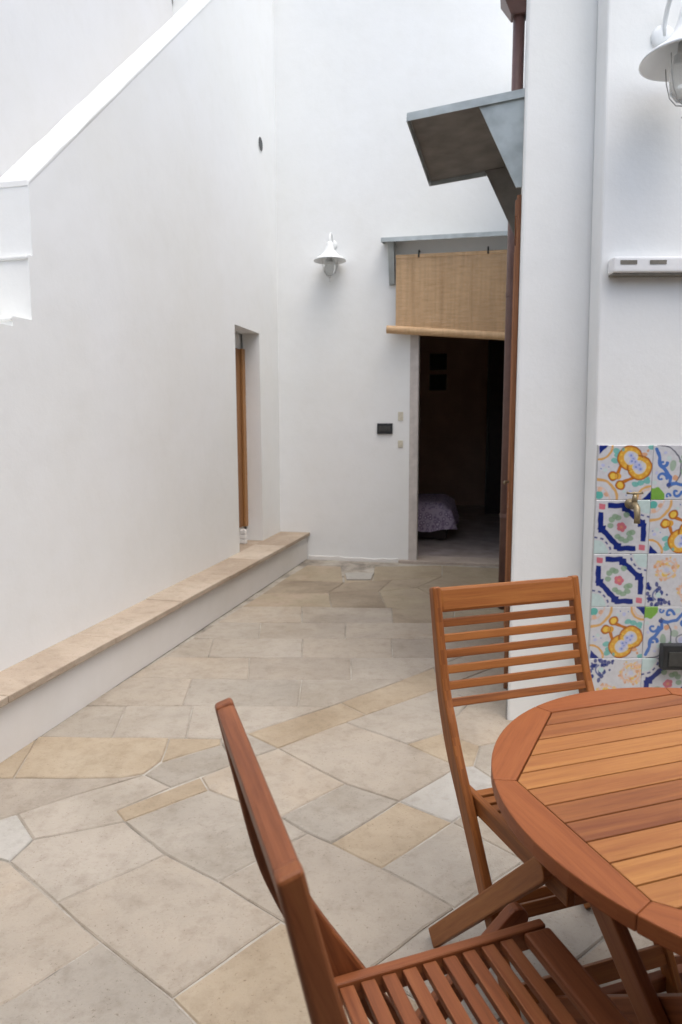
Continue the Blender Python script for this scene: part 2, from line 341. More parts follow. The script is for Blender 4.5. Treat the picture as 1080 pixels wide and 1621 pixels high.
# ------------------------------------------------------------------ plan of the courtyard
def az(deg): return Vector((math.sin(R(deg)), math.cos(R(deg)), 0))
L0, LD = Vector((-1.56, 3.035, 0)), az(12.7)            # foot of the left (stair) wall and its direction
LN = Vector((LD.y, -LD.x, 0))                           # out of the wall, into the yard
B0, BD = Vector((0.704, 6.888, 0)), az(101)             # back wall at the left door jamb
BN = Vector((BD.y, -BD.x, 0))                           # points toward the camera
if BN.y > 0: BN = -BN
R0, RD = Vector((0.786, 3.127, 0)), az(13.9)            # right wall from the pillar's corner
RN = Vector((-RD.y, RD.x, 0))                           # into the yard (left)
UP = Vector((0, 0, 1))
def LW(s, z, out=0.0): return L0 + LD * s + LN * out + UP * z
def BW(s, z, out=0.0): return B0 + BD * s + BN * out + UP * z
def RW(s, z, out=0.0): return R0 + RD * s + RN * out + UP * z
FLAGS = [
    ('ochre', [(-1.482, 2.630), (-1.375, 2.969), (-1.312, 2.604), (-1.517, 2.600)]),
    ('ochre', [(-1.375, 2.969), (-0.776, 2.952), (-0.757, 2.746), (-0.800, 2.636), (-0.886, 2.601), (-1.312, 2.604)]),
    ('ochre', [(-0.776, 2.952), (-0.542, 2.944), (-0.532, 2.889), (-0.753, 2.730), (-0.757, 2.746)]),
    ('grey', [(-1.293, 3.314), (-1.080, 3.312), (-1.035, 2.960), (-1.389, 2.969)]),
    ('grey', [(-1.080, 3.312), (-0.747, 3.310), (-0.699, 2.952), (-1.035, 2.960)]),
    ('grey', [(-0.747, 3.310), (-0.057, 3.297), (-0.429, 2.994), (-0.532, 2.889), (-0.542, 2.944), (-0.699, 2.952)]),
    ('lime', [(-1.184, 3.704), (-0.826, 3.682), (-0.795, 3.310), (-1.293, 3.314)]),
    ('grey', [(-0.826, 3.682), (-0.219, 3.658), (-0.218, 3.298), (-0.795, 3.310)]),
    ('grey', [(-0.219, 3.658), (0.345, 3.653), (-0.057, 3.297), (-0.218, 3.298)]),
    ('lime', [(-1.083, 4.040), (-0.556, 4.024), (-0.516, 3.670), (-1.184, 3.704)]),
    ('lime', [(-0.556, 4.024), (0.054, 4.018), (0.053, 3.656), (-0.516, 3.670)]),
    ('grey', [(0.054, 4.018), (0.701, 4.012), (0.345, 3.653), (0.053, 3.656)]),
    ('grey', [(-0.982, 4.412), (-0.841, 4.397), (-0.806, 4.037), (-1.083, 4.040)]),
    ('grey', [(-0.841, 4.397), (-0.251, 4.391), (-0.239, 4.021), (-0.806, 4.037)]),
    ('lime', [(-0.251, 4.391), (0.329, 4.385), (0.309, 4.015), (-0.239, 4.021)]),
    ('lime', [(0.329, 4.385), (1.073, 4.377), (0.701, 4.012), (0.309, 4.015)]),
    ('grey', [(-0.879, 4.775), (-0.573, 4.772), (-0.542, 4.394), (-0.982, 4.412)]),
    ('lime', [(-0.573, 4.772), (0.033, 4.750), (0.026, 4.388), (-0.542, 4.394)]),
    ('lime', [(0.033, 4.750), (0.668, 4.743), (0.631, 4.382), (0.026, 4.388)]),
    ('moss', [(0.668, 4.743), (1.180, 4.737), (1.073, 4.377), (0.631, 4.382)]),
    ('lime', [(-0.764, 5.202), (-0.305, 5.196), (-0.281, 4.769), (-0.879, 4.775)]),
    ('lime', [(-0.305, 5.196), (0.385, 5.151), (0.364, 4.746), (-0.281, 4.769)]),
    ('moss', [(0.385, 5.151), (0.856, 5.074), (0.792, 4.741), (0.364, 4.746)]),
    ('moss', [(0.856, 5.074), (1.283, 5.104), (1.180, 4.737), (0.792, 4.741)]),
    ('moss', [(-0.652, 5.600), (-0.108, 5.636), (-0.075, 5.175), (-0.764, 5.202)]),
    ('moss', [(-0.108, 5.636), (0.317, 5.674), (0.346, 5.152), (-0.075, 5.175)]),
    ('moss', [(0.317, 5.674), (0.650, 5.805), (0.804, 5.375), (0.856, 5.074), (0.346, 5.152)]),
    ('moss', [(0.650, 5.805), (1.450, 5.749), (1.283, 5.104), (0.856, 5.074), (0.804, 5.375)]),
    ('moss', [(-0.527, 6.112), (0.026, 6.004), (-0.108, 5.636), (-0.652, 5.600)]),
    ('moss', [(0.026, 6.004), (0.454, 6.098), (0.317, 5.674), (-0.108, 5.636)]),
    ('moss', [(0.454, 6.098), (0.931, 6.247), (0.650, 5.805), (0.317, 5.674)]),
    ('moss', [(0.931, 6.247), (1.557, 6.159), (1.450, 5.749), (0.650, 5.805)]),
    ('moss', [(-0.341, 6.753), (-0.002, 6.687), (0.015, 6.004), (-0.527, 6.112)]),
    ('moss', [(0.328, 6.682), (1.002, 6.733), (0.931, 6.247), (0.454, 6.098), (0.281, 6.050)]),
    ('moss', [(1.002, 6.733), (1.658, 6.543), (1.557, 6.159), (0.931, 6.247)]),
    ('ochre', [(0.028, 6.314), (0.304, 6.310), (0.281, 6.050), (0.026, 6.004)]),
    ('grey', [(-0.753, 2.730), (-0.532, 2.889), (-0.438, 2.722), (-0.667, 2.527), (-0.797, 2.625)]),
    ('grey', [(-0.532, 2.889), (-0.429, 2.994), (-0.278, 2.851), (-0.438, 2.722)]),
    ('ochre', [(-0.429, 2.994), (-0.003, 3.343), (0.119, 3.197), (-0.278, 2.851)]),
    ('ochre', [(-0.003, 3.343), (0.533, 3.840), (0.537, 3.541), (0.119, 3.197)]),
    ('lime', [(0.533, 3.840), (1.073, 4.377), (0.978, 3.932), (0.537, 3.541)]),
    ('lime', [(-1.531, 2.580), (-1.312, 2.604), (-0.886, 2.601), (-0.797, 2.625), (-1.047, 2.452), (-1.177, 2.342), (-1.337, 2.230)]),
    ('grey', [(-1.177, 2.342), (-1.047, 2.452), (-0.797, 2.625), (-0.667, 2.527), (-0.828, 2.365), (-0.774, 2.296), (-1.051, 2.192)]),
    ('pale', [(-1.337, 2.230), (-1.177, 2.342), (-1.051, 2.192), (-1.075, 2.069), (-1.289, 2.143)]),
    ('ochre', [(-0.828, 2.365), (-0.564, 2.604), (-0.515, 2.508), (-0.774, 2.296)]),
    ('lime', [(-0.564, 2.604), (-0.438, 2.722), (-0.278, 2.851), (0.014, 2.551), (-0.223, 2.320), (-0.515, 2.508)]),
    ('grey', [(-0.774, 2.296), (-0.515, 2.508), (-0.223, 2.320), (-0.119, 2.223), (-0.384, 1.969), (-0.580, 2.106)]),
    ('grey', [(-1.075, 2.069), (-1.051, 2.192), (-0.774, 2.296), (-0.580, 2.106), (-0.843, 1.875)]),
    ('lime', [(-0.843, 1.875), (-0.580, 2.106), (-0.384, 1.969), (-0.277, 1.881), (-0.174, 1.799), (-0.420, 1.534), (-0.658, 1.719)]),
    ('lime', [(-0.384, 1.969), (-0.119, 2.223), (-0.040, 2.165), (0.125, 2.031), (0.233, 1.937), (0.328, 1.848), (0.225, 1.763), (0.065, 1.615), (-0.174, 1.799), (-0.277, 1.881)]),
    ('grey', [(-0.223, 2.320), (0.014, 2.551), (0.214, 2.422), (-0.025, 2.175), (-0.040, 2.165), (-0.119, 2.223)]),
    ('lime', [(-0.278, 2.851), (-0.082, 3.031), (0.018, 3.112), (0.286, 2.889), (0.478, 2.684), (0.214, 2.422), (0.014, 2.551)]),
    ('grey', [(0.018, 3.112), (0.119, 3.197), (0.537, 3.541), (0.657, 3.370), (0.458, 2.995), (0.286, 2.889)]),
    ('ochre', [(0.286, 2.889), (0.458, 2.995), (0.605, 2.869), (0.543, 2.689), (0.478, 2.684)]),
    ('grey', [(0.537, 3.541), (0.978, 3.932), (0.870, 3.477), (0.657, 3.370)]),
    ('lime', [(0.657, 3.370), (0.870, 3.477), (0.785, 3.134), (0.985, 3.119), (0.946, 2.991), (0.605, 2.869), (0.458, 2.995)]),
    ('pale', [(0.214, 2.422), (0.478, 2.684), (0.543, 2.689), (0.634, 2.524), (0.390, 2.285)]),
    ('ochre', [(-0.040, 2.165), (-0.025, 2.175), (0.214, 2.422), (0.390, 2.285), (0.125, 2.031)]),
    ('grey', [(0.125, 2.031), (0.390, 2.285), (0.588, 2.067), (0.328, 1.848), (0.233, 1.937)]),
    ('lime', [(0.390, 2.285), (0.634, 2.524), (0.834, 2.248), (0.588, 2.067)]),
    ('grey', [(0.605, 2.869), (0.946, 2.991), (1.054, 2.594), (0.834, 2.248), (0.634, 2.524), (0.543, 2.689)]),
    ('grey', [(0.065, 1.615), (0.225, 1.763), (0.328, 1.848), (0.588, 2.067), (0.828, 1.812), (0.316, 1.424)]),
    ('lime', [(-1.289, 2.143), (-1.075, 2.069), (-0.843, 1.875), (-0.658, 1.719), (-0.804, 1.539), (-0.908, 1.453)]),
    ('grey', [(-0.658, 1.719), (-0.420, 1.534), (-0.292, 1.410), (-0.449, 1.263), (-0.803, 1.264), (-0.908, 1.453), (-0.804, 1.539)]),
    ('ochre', [(-0.420, 1.534), (-0.174, 1.796), (0.065, 1.615), (0.316, 1.424), (0.074, 1.248), (-0.292, 1.410)]),
    ('grey', [(0.588, 2.067), (0.834, 2.248), (1.116, 1.947), (0.828, 1.812)]),
    ('lime', [(0.834, 2.248), (1.054, 2.594), (1.382, 2.323), (1.116, 1.947)]),
    ('grey', [(0.946, 2.991), (0.985, 3.119), (1.819, 3.113), (1.382, 2.323), (1.054, 2.594)]),
    ('lime', [(0.828, 1.812), (1.116, 1.947), (1.286, 1.690), (0.665, 1.422), (0.316, 1.424)]),
]
DRAIN = [(0.034, 6.341), (0.306, 6.337), (0.265, 6.075), (0.049, 6.078)]

# ------------------------------------------------------------------ ground: mortar bed + flagstones
bm = new()
g = [bm.verts.new((x, y, -0.0055)) for x, y in ((-9, -9), (12, -9), (12, 7.4), (-9, 7.4))]; bm.faces.new(g)
paving = finish('courtyard_paving', bm, M['mortar']); tag(paving, 'cream limestone flagstone paving of the courtyard', kind='structure')

def inset(poly, d):
    n = len(poly); area = sum(poly[i][0] * poly[(i + 1) % n][1] - poly[(i + 1) % n][0] * poly[i][1] for i in range(n))
    if area < 0: poly = poly[::-1]
    out = []
    for i in range(n):
        p0, p1, p2 = Vector(poly[i - 1]), Vector(poly[i]), Vector(poly[(i + 1) % n])
        a, b = (p1 - p0).normalized(), (p2 - p1).normalized()
        na, nb = Vector((-a.y, a.x)), Vector((-b.y, b.x))
        mm = na + nb; k = max(mm.length_squared, 0.35)
        out.append(p1 + mm * (2 * d / k))
    return out
def rough_edge(poly, step=0.10, amp=0.0026):
    out = []; n = len(poly)
    for i in range(n):
        a, b = Vector(poly[i]), Vector(poly[(i + 1) % n]); L = (b - a).length; k = max(1, int(L / step))
        nn = Vector((-(b - a).y, (b - a).x)).normalized() if L > 1e-6 else Vector((0, 0))
        for j in range(k):
            p = a + (b - a) * (j / k)
            if j: p = p + nn * random.uniform(-amp, amp)
            out.append(p)
    return out
def flag(mat, poly, top=0.0, gap=0.0029):
    pl = rough_edge(inset(poly, gap))
    bm = new(); zt = top + random.uniform(-0.0015, 0.0015)
    c = sum(pl, Vector((0, 0))) / len(pl)
    tx, ty = random.uniform(-0.002, 0.002), random.uniform(-0.002, 0.002)
    def Z(p): return zt + (p.x - c.x) * tx + (p.y - c.y) * ty
    inner = [p + (c - p).normalized() * 0.0045 for p in pl]
    a = [bm.verts.new((p.x, p.y, -0.03)) for p in pl]
    b = [bm.verts.new((p.x, p.y, Z(p) - 0.004)) for p in pl]
    t = [bm.verts.new((p.x, p.y, Z(p))) for p in inner]
    n = len(pl); bm.faces.new(t)
    for i in range(n):
        j = (i + 1) % n
        bm.faces.new((a[i], a[j], b[j], b[i])); bm.faces.new((b[i], b[j], t[j], t[i]))
    return finish('flagstone', bm, M[mat], paving)
for mat, poly in FLAGS: flag(mat, poly)
# the same paving goes on round the viewer, laid on the diagonal
XD, YD = az(57), az(-33)
TR = [p for _, pl in FLAGS for p in pl]
def covered(p):
    for _, pl in FLAGS:
        ins = False; n = len(pl)
        for i in range(n):
            (x1, y1), (x2, y2) = pl[i], pl[(i + 1) % n]
            if (y1 > p.y) != (y2 > p.y) and p.x < (x2 - x1) * (p.y - y1) / (y2 - y1) + x1: ins = not ins
        if ins: return True
    return False
for i in range(-6, 7):
    xo = random.uniform(0, 0.4)
    for j in range(-8, 9):
        o = XD * (i * 0.46) + YD * (j * 0.62 + xo)
        q = [o, o + XD * 0.46, o + XD * 0.46 + YD * 0.62, o + YD * 0.62]
        c = sum(q, Vector()) / 4
        if c.y > 2.9 or c.y < -1.6 or c.x < -2.2 + 0.225 * c.y or c.x > 2.6: continue
        if any(covered(p * 0.9 + c * 0.1) for p in q) or covered(c): 
            continue
        flag(random.choice(['lime', 'grey', 'lime', 'ochre']), [(p.x, p.y) for p in q], top=-0.002)
# pale drain cover by the back wall
bm = new(); add_prism(bm, [(x, y, 0.002) for x, y in DRAIN], (0, 0, 0.012))
o = finish('drain_cover', bm, M['pale'], bevel=0.003); tag(o, 'pale stone drain cover in the paving near the back wall', 'drain cover')

# ------------------------------------------------------------------ left: stair flank with parapet, niche, ledge
S_END = 4.55
PROF_SLOPE = (4.578 - 2.53) / (2.699 - 0.405)
def par_z(s): return 2.53 + (s - 0.405) * PROF_SLOPE
NS0, NS1, NZ0, NZ1, ND = 3.03, 3.655, 0.27, 2.235, 0.16
stairs = empty('outside_staircase', LW(0, 0)); tag(stairs, 'white plastered outside staircase with sloping parapet along the left', 'staircase')
ro = LW(0, 0)
def lw(s, z, out=0.0): return LW(s, z, out) - ro
T = 0.17
steps = [(0.374, 2.199), (0.236, 1.896), (-0.06, 1.85), (-0.33, 1.55), (-0.60, 1.25), (-0.87, 0.95), (-1.14, 0.65)]
bm = new()
prof = [(0.39, 2.20), (0.39, 1.0), (0.30, 1.0), (0.30, 0.0)]
# flank left of the niche: stepped foot, then up the parapet line
pl = [(-1.5, -0.02), (NS0, -0.02), (NS0, par_z(NS0)), (0.405, par_z(0.405)), (0.405, 2.199)]
z = 2.199
for k in range(len(steps) - 1):
    pl += [(steps[k][0] if k else 0.374, steps[k][1]), (steps[k][0], steps[k + 1][1])]
pl += [(steps[-1][0], steps[-1][1]), (steps[-1][0], 0.06), (-1.5, 0.06)]
add_prism(bm, [lw(s, z) for s, z in pl], -LN * T)
add_prism(bm, [lw(s, z) for s, z in ((NS0, NZ1), (NS1, NZ1), (NS1, par_z(NS1)), (NS0, par_z(NS0)))], -LN * T)
add_prism(bm, [lw(s, z) for s, z in ((NS1, -0.02), (S_END, -0.02), (S_END, par_z(S_END)), (NS1, par_z(NS1)))], -LN * T)
add_prism(bm, [lw(s, z) for s, z in ((NS0, -0.02), (NS1, -0.02), (NS1, NZ0), (NS0, NZ0))], -LN * T)
bmesh.ops.remove_doubles(bm, verts=bm.verts, dist=1e-5)
# drop the inner faces where the four pieces touch
dup = {}
for f in list(bm.faces):
    key = tuple(round(x, 3) for x in f.calc_center_median())
    dup.setdefault(key, []).append(f)
bmesh.ops.delete(bm, geom=[f for k, fs in dup.items() if len(fs) > 1 for f in fs], context='FACES_ONLY')
fl = finish('flank_wall', bm, M['plaster'], stairs)
# parapet coping: a thin smooth cap following the slope
bm = new()
ss = [0.402 + (S_END - 0.402) * k / 30 for k in range(31)]
wv = [0.022 + random.uniform(-0.004, 0.004) for _ in ss]
add_prism(bm, [lw(s, par_z(s) - 0.012, 0.003) for s in ss] + [lw(s, par_z(s) + h, 0.003) for s, h in zip(ss, wv)][::-1], -LN * (T + 0.012))
finish('parapet_cap', bm, M['plaster'], stairs, bevel=0.012, seg=3, bang=R(40))
# step blocks: risers of plaster with a rounded nosing slab
for k, (s, zt) in enumerate(steps):
    bm = new()
    add_prism(bm, [lw(s + 0.012, zt - 0.30 if k < len(steps) - 1 else 0.0, -0.004), lw(s + 0.9, zt - 0.30 if k < len(steps) - 1 else 0.0, -0.004), lw(s + 0.9, zt - 0.03, -0.004), lw(s + 0.012, zt - 0.03, -0.004)], -LN * 0.95)
    st = finish('step', bm, M['plaster'], stairs)
    bm = new()
    add_prism(bm, [lw(s - 0.012, zt - 0.022, -0.001), lw(s + 0.3, zt - 0.022, -0.001), lw(s + 0.3, zt - 0.002, -0.001), lw(s - 0.012, zt - 0.002, -0.001)], -LN * 0.98)
    nose = finish('nosing', bm, M['plaster'], st, bevel=0.008)
for k in range(1, 16):
    s, zt = 0.374 + 0.34 * k, 1.75 + 0.303 * k
    if s > 4.2: break
    bm = new(); add_prism(bm, [lw(s, zt - 0.31, -T - 0.003), lw(s + 0.5, zt - 0.31, -T - 0.003), lw(s + 0.5, zt, -T - 0.003), lw(s, zt, -T - 0.003)], -LN * 0.8)
    finish('step', bm, M['plaster'], stairs)
# niche: white reveal lining, wooden shutter at the back
bm = new()
for q in ([(NS0, NZ0), (NS1, NZ0), (NS1, NZ1), (NS0, NZ1)],):
    add_prism(bm, [lw(s, z, -ND - 0.03) for s, z in ((NS0 - 0.1, NZ0 - 0.1), (NS1 + 0.1, NZ0 - 0.1), (NS1 + 0.1, NZ1 + 0.1), (NS0 - 0.1, NZ1 + 0.1))], -LN * 0.05)
finish('niche_back', bm, M['plaster'], stairs)

bm = new(); add_prism(bm, [lw(s, NZ0 + 0.001, o_) for s, o_ in ((NS0 + 0.003, 0.02), (NS1 - 0.003, 0.02), (NS1 - 0.003, -ND), (NS0 + 0.003, -ND))], (0, 0, 0.008)); finish('niche_sill', bm, M['coping'], stairs)
tall = new()
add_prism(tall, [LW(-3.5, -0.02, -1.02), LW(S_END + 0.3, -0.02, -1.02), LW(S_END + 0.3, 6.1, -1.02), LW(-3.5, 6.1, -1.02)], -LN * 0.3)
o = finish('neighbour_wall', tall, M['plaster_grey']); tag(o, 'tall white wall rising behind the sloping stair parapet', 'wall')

sh = empty('niche_shutter', LW(3.35, NZ0, -ND)); tag(sh, 'brown wooden shutter set back in the narrow wall niche', 'shutter')
def rel(e, p): return e.matrix_basis.inverted() @ p
ro2 = LW(3.35, NZ0, -ND)
bm = new(); add_prism(bm, [LW(s, z, -ND - 0.028) - ro2 for s, z in ((NS0 + 0.01, 0.425), (NS1 - 0.012, 0.425), (NS1 - 0.012, 2.09), (NS0 + 0.01, 2.09))], LN * 0.022)
finish('panel', bm, M['shutter_wood'], sh, bevel=0.002, axis=(0, 0, 1))
for sa, sb in ((NS0 + 0.004, NS0 + 0.07), (NS1 - 0.075, NS1 - 0.004)):
    bm = new(); add_prism(bm, [LW(s, z, -ND - 0.004) - ro2 for s, z in ((sa, 0.42), (sb, 0.42), (sb, 2.095), (sa, 2.095))], LN * 0.02)
    finish('stile', bm, M['shutter_wood'], sh, bevel=0.003, axis=(0, 0, 1))
bm = new()
for k in range(3): add_box(bm, (-0.028, -0.028, 0.002 + k * 0.046), (0.028, 0.028, 0.044 + k * 0.046))
o = finish('ribbed_block', bm, M['white_plastic'], bevel=0.010, seg=3); o.location = LW(3.445, NZ0 + 0.009, -0.118); o.rotation_euler.z = -R(12.7)
tag(o, 'small white ribbed block at the foot of the wall niche', 'block')

# dark round pipe mouths in the wall
def spout(name, s, z, label, off=0.0):
    c = LW(s, z, off + 0.004); bm = new()
    rot = Vector((0, 0, 1)).rotation_difference(LN).to_matrix().to_4x4()
    add_lathe(bm, [(0.060, -0.06), (0.060, 0.001), (0.066, 0.001), (0.066, -0.06)], 24, rot)
    o = finish('pipe_mouth_rim', bm, M['plaster'], smooth=True)
    e = empty(name, c); o.parent = e; o.name = 'rim'
    bm = new(); add_lathe(bm, [(0.0, 0.0), (0.060, 0.0)], 24, rot)
    finish('opening', bm, M['black_plastic'], e)
    tag(e, label, 'vent'); return e
spout('vent_hole', 3.77, 3.945, 'small dark round vent hole high in the left wall near the corner')
spout('vent_hole', 4.22, 5.50, 'small dark vent hole above the stair parapet at the top edge', off=-1.02)

# ledge: plastered bench wall with stone coping
F0, F1 = Vector((-1.398, 2.705, 0)), Vector((-0.330, 7.06, 0))
FD = (F1 - F0).normalized(); FN = Vector((FD.y, -FD.x, 0))
ledge = empty('stone_ledge', (F0 + F1) / 2); tag(ledge, 'low white ledge with tan stone coping along the left wall', 'ledge')
rl = (F0 + F1) / 2
bm = new()
A0, A1 = F0 - FD * 1.6 - FN * 0.03, F1 + FD * 0.12 - FN * 0.03
Wb0, Wb1 = LW(-2.2, 0, -0.02), LW(S_END - 0.2, 0, -0.02)
add_prism(bm, [p - rl for p in (A0, A1, Wb1, Wb0)], (0, 0, 0.245))
finish('ledge_body', bm, M['plaster_low'], ledge)
cuts = [-1.6, -0.62, 0.05, 0.86, 1.63, 2.40, 3.02, 3.72, 4.58]
Lf = (F1 - F0).length
for a, b in zip(cuts, cuts[1:]):
    g = 0.0024
    pa, pb = F0 + FD * (a + g), F0 + FD * (b - g)
    def wallpt(p):   # straight back to the wall foot
        k = (L0 - p).dot(LN) / (-FN).dot(LN); return p - FN * (k + 0.004)
    dz = random.uniform(-0.0015, 0.0015)
    bm = new(); add_prism(bm, [q - rl + UP * (0.246 + dz) for q in (pa, pb, wallpt(pb), wallpt(pa))], (0, 0, 0.034))
    finish('coping_slab', bm, M['coping'], ledge, bevel=0.005, bang=R(40))

# unseen porch and side wall, added to hold back low light
def plain_wall(name, label, pts, vec):
    bm = new(); add_prism(bm, pts, vec); o = finish(name, bm, M['plaster']); tag(o, label, 'wall')
porch = empty('added_porch', (-0.5, -1.0, 0)); tag(porch, 'added dark porch behind the viewer that blocks low light', 'porch')
def pbox(name, lo, hi, mat):
    bm = new(); add_box(bm, lo, hi); bmesh.ops.translate(bm, verts=bm.verts, vec=(0.5, 1.0, 0)); return finish(name, bm, mat, porch)
pbox('upper_wall', (-5.2, -0.65, 2.45), (3.59, -0.35, 3.1), M['plaster'])
pbox('ceiling', (-5.2, -4.6, 2.5), (3.59, -0.651, 2.64), M['blocker_dark'])
pbox('far_wall', (-5.2, -4.9, -0.02), (3.59, -4.601, 2.8), M['blocker_dark'])
pbox('side_wall', (-5.5, -4.9, -0.02), (-5.201, -0.35, 2.8), M['blocker_dark'])
plain_wall('added_yard_wall', 'added unseen white wall on the far right that cuts side light', [(3.6, -4.9, -0.02), (3.6, 2.99, -0.02), (3.6, 2.99, 2.8), (3.6, -4.9, 2.8)], (0.3, 0, 0))  # added out of view to cut light from the right

# ------------------------------------------------------------------ back wall with doorway, and the dark room
DS0, DS1, DZ = -0.02, 0.985, 2.36
back = empty('back_wall', B0); tag(back, 'tall white back wall with the dark open doorway', 'wall')
def bw(s, z, out=0.0): return BW(s, z, out) - B0
bm = new(); TH = 0.30
for (s0, s1, z0, z1) in ((-3.2, DS0, -0.02, 6.1), (DS1, 3.0, -0.02, 6.1), (DS0, DS1, DZ, 6.1)):
    add_prism(bm, [bw(s0, z0), bw(s1, z0), bw(s1, z1), bw(s0, z1)], -BN * TH)
bmesh.ops.remove_doubles(bm, verts=bm.verts, dist=1e-5)
finish('wall', bm, M['plaster'], back)
# grey door frame standing in the opening, threshold
for (s0, s1, z0, z1) in ((DS0 - 0.004, DS0 + 0.082, 0.0, DZ), (DS1 - 0.07, DS1 + 0.004, 0.0, DZ), (DS0 + 0.082, DS1 - 0.07, DZ - 0.07, DZ)):
    bm = new(); add_prism(bm, [bw(s0, z0, 0.006), bw(s1, z0, 0.006), bw(s1, z1, 0.006), bw(s0, z1, 0.006)], -BN * 0.11)
    finish('door_frame', bm, M['frame_grey'], back, bevel=0.008)
bm = new(); add_prism(bm, [bw(DS0 - 0.10, -0.01, 0.05), bw(DS1 + 0.12, -0.01, 0.05), bw(DS1 + 0.12, -0.01, -0.26), bw(DS0 - 0.10, -0.01, -0.26)], (0, 0, 0.035))
finish('threshold', bm, M['sill'], back, bevel=0.006)
# uneven plaster foot along the paving
bm = new()
pts = []
for k in range(13):
    s = -1.06 + k * 0.078
    pts.append((s, 0.028 + random.uniform(-0.010, 0.012)))
base = [bw(s, -0.01, 0.012) for s, _ in pts] ; topv = [bw(s, z, 0.012) for s, z in pts]
add_prism(bm, base + topv[::-1], -BN * 0.02)
finish('plaster_foot', bm, M['plaster_low'], back, bevel=0.004)

room = empty('room_beyond_door', BW(0.5, 0, -2)); tag(room, 'dim room seen through the open back doorway', kind='structure')
rr = BW(0.5, 0, -2)
def rm(s, z, out): return BW(s, z, out) - rr
def panel(name, pts, vec, mat, parent, **kw):
    bm = new(); add_prism(bm, pts, vec); return finish(name, bm, mat, parent, **kw)
panel('floor', [rm(-2.2, -0.06, -0.26), rm(2.6, -0.06, -0.26), rm(2.6, -0.06, -5), rm(-2.2, -0.06, -5)], (0, 0, 0.075), M['room_floor'], room)
panel('ceiling', [rm(-2.2, 2.9, -0.3), rm(2.6, 2.9, -0.3), rm(2.6, 2.9, -5), rm(-2.2, 2.9, -5)], (0, 0, 0.1), M['room_wall'], room)
panel('far_wall', [rm(-2.2, 0, -5), rm(2.6, 0, -5), rm(2.6, 2.9, -5), rm(-2.2, 2.9, -5)], -BN * 0.1, M['room_wall'], room)
panel('side_wall', [rm(-2.2, 0, -0.3), rm(-2.2, 0, -5), rm(-2.2, 2.9, -5), rm(-2.2, 2.9, -0.3)], -BD * 0.1, M['room_wall'], room)
panel('side_wall', [rm(2.6, 0, -0.3), rm(2.6, 0, -5), rm(2.6, 2.9, -5), rm(2.6, 2.9, -0.3)], BD * 0.1, M['room_wall'], room)
# dark wardrobe on the right of the room
e = empty('wardrobe', BW(1.7, 0.015, -4.2)); tag(e, 'tall dark wardrobe on the right inside the dim room', 'wardrobe')
rw = BW(1.7, 0.015, -4.2)
for s0, s1 in ((0.83, 1.41), (1.42, 2.0)):
    panel('door', [BW(s, z, -3.9) - rw for s, z in ((s0, 0.08), (s1, 0.08), (s1, 2.6), (s0, 2.6))], BN * 0.03, M['dark_wood'], e, bevel=0.01)
panel('case', [BW(s, z, -3.905) - rw for s, z in ((0.79, 0.015), (2.04, 0.015), (2.04, 2.66), (0.79, 2.66))], -BN * 0.6, M['dark_wood'], e)
for (s0, z0, sz, lab) in ((-0.92, 2.42, 0.28, 'upper of two small dark framed pictures inside the dim room'), (-0.92, 2.08, 0.28, 'lower of two small dark framed pictures inside the dim room')):
    e = empty('framed_picture', BW(s0 + 0.9, z0, -4.99)); rp_ = BW(s0 + 0.9, z0, -4.99); tag(e, lab, 'picture', 'pictures inside the room')
    panel('frame', [BW(s0 + 0.9 + a, z0 + b, -4.985) - rp_ for a, b in ((-0.14, -0.13), (0.14, -0.13), (0.14, 0.13), (-0.14, 0.13))], BN * 0.02, M['dark_wood'], e, bevel=0.004)
    panel('print', [BW(s0 + 0.9 + a, z0 + b, -4.964) - rp_ for a, b in ((-0.11, -0.10), (0.11, -0.10), (0.11, 0.10), (-0.11, 0.10))], BN * 0.003, M['picture'], e)
# bed end with floral cover
e = empty('bed', BW(0.05, 0.015, -1.7)); rb = BW(0.05, 0.015, -1.7); tag(e, 'bed under a purple floral cover inside the dim room', 'bed')
bm = new()
nx, ny = 16, 12; grid = {}
for i in range(nx + 1):
    for j in range(ny + 1):
        a = i / nx; b = j / ny
        s = -1.5 + 1.86 * a; d = -1.25 - 1.3 * b
        edge = min((1 - a) * 1.86, b * 1.3 + 0.02, (1 - b) * 1.3 + 0.02)
        z = 0.47 - 0.10 * math.exp(-edge / 0.06)
        grid[i, j] = bm.verts.new(BW(s, z, d) - rb)
for i in range(nx):
    for j in range(ny): bm.faces.new((grid[i, j], grid[i + 1, j], grid[i + 1, j + 1], grid[i, j + 1]))
rim = [grid[i, 0] for i in range(nx + 1)] + [grid[nx, j] for j in range(1, ny + 1)]
low = []
for k, v in enumerate(rim):
    p = v.co.copy(); w_ = 0.03 * math.sin(k * 1.9)
    p = p + (BN * (0.05 + w_) if k <= nx else BD * (0.05 + w_)); p.z = 0.13 + 0.02 * math.sin(k * 1.3); low.append(bm.verts.new(p))
for k in range(len(rim) - 1): bm.faces.new((rim[k], rim[k + 1], low[k + 1], low[k]))
finish('bedspread', bm, M['floral'], e, smooth=True)
panel('bed_frame', [BW(s, 0.03, d) - rb for s, d in ((-1.5, -1.3), (0.30, -1.3), (0.30, -2.5), (-1.5, -2.5))], (0, 0, 0.30), M['dark_wood'], e)
for s, d in ((0.24, -1.36), (0.24, -2.44)):
    panel('leg', [BW(s + a, 0.0, d + b) - rb for a, b in ((-.03, -.03), (.03, -.03), (.03, .03), (-.03, .03))], (0, 0, 0.03), M['dark_wood'], e)

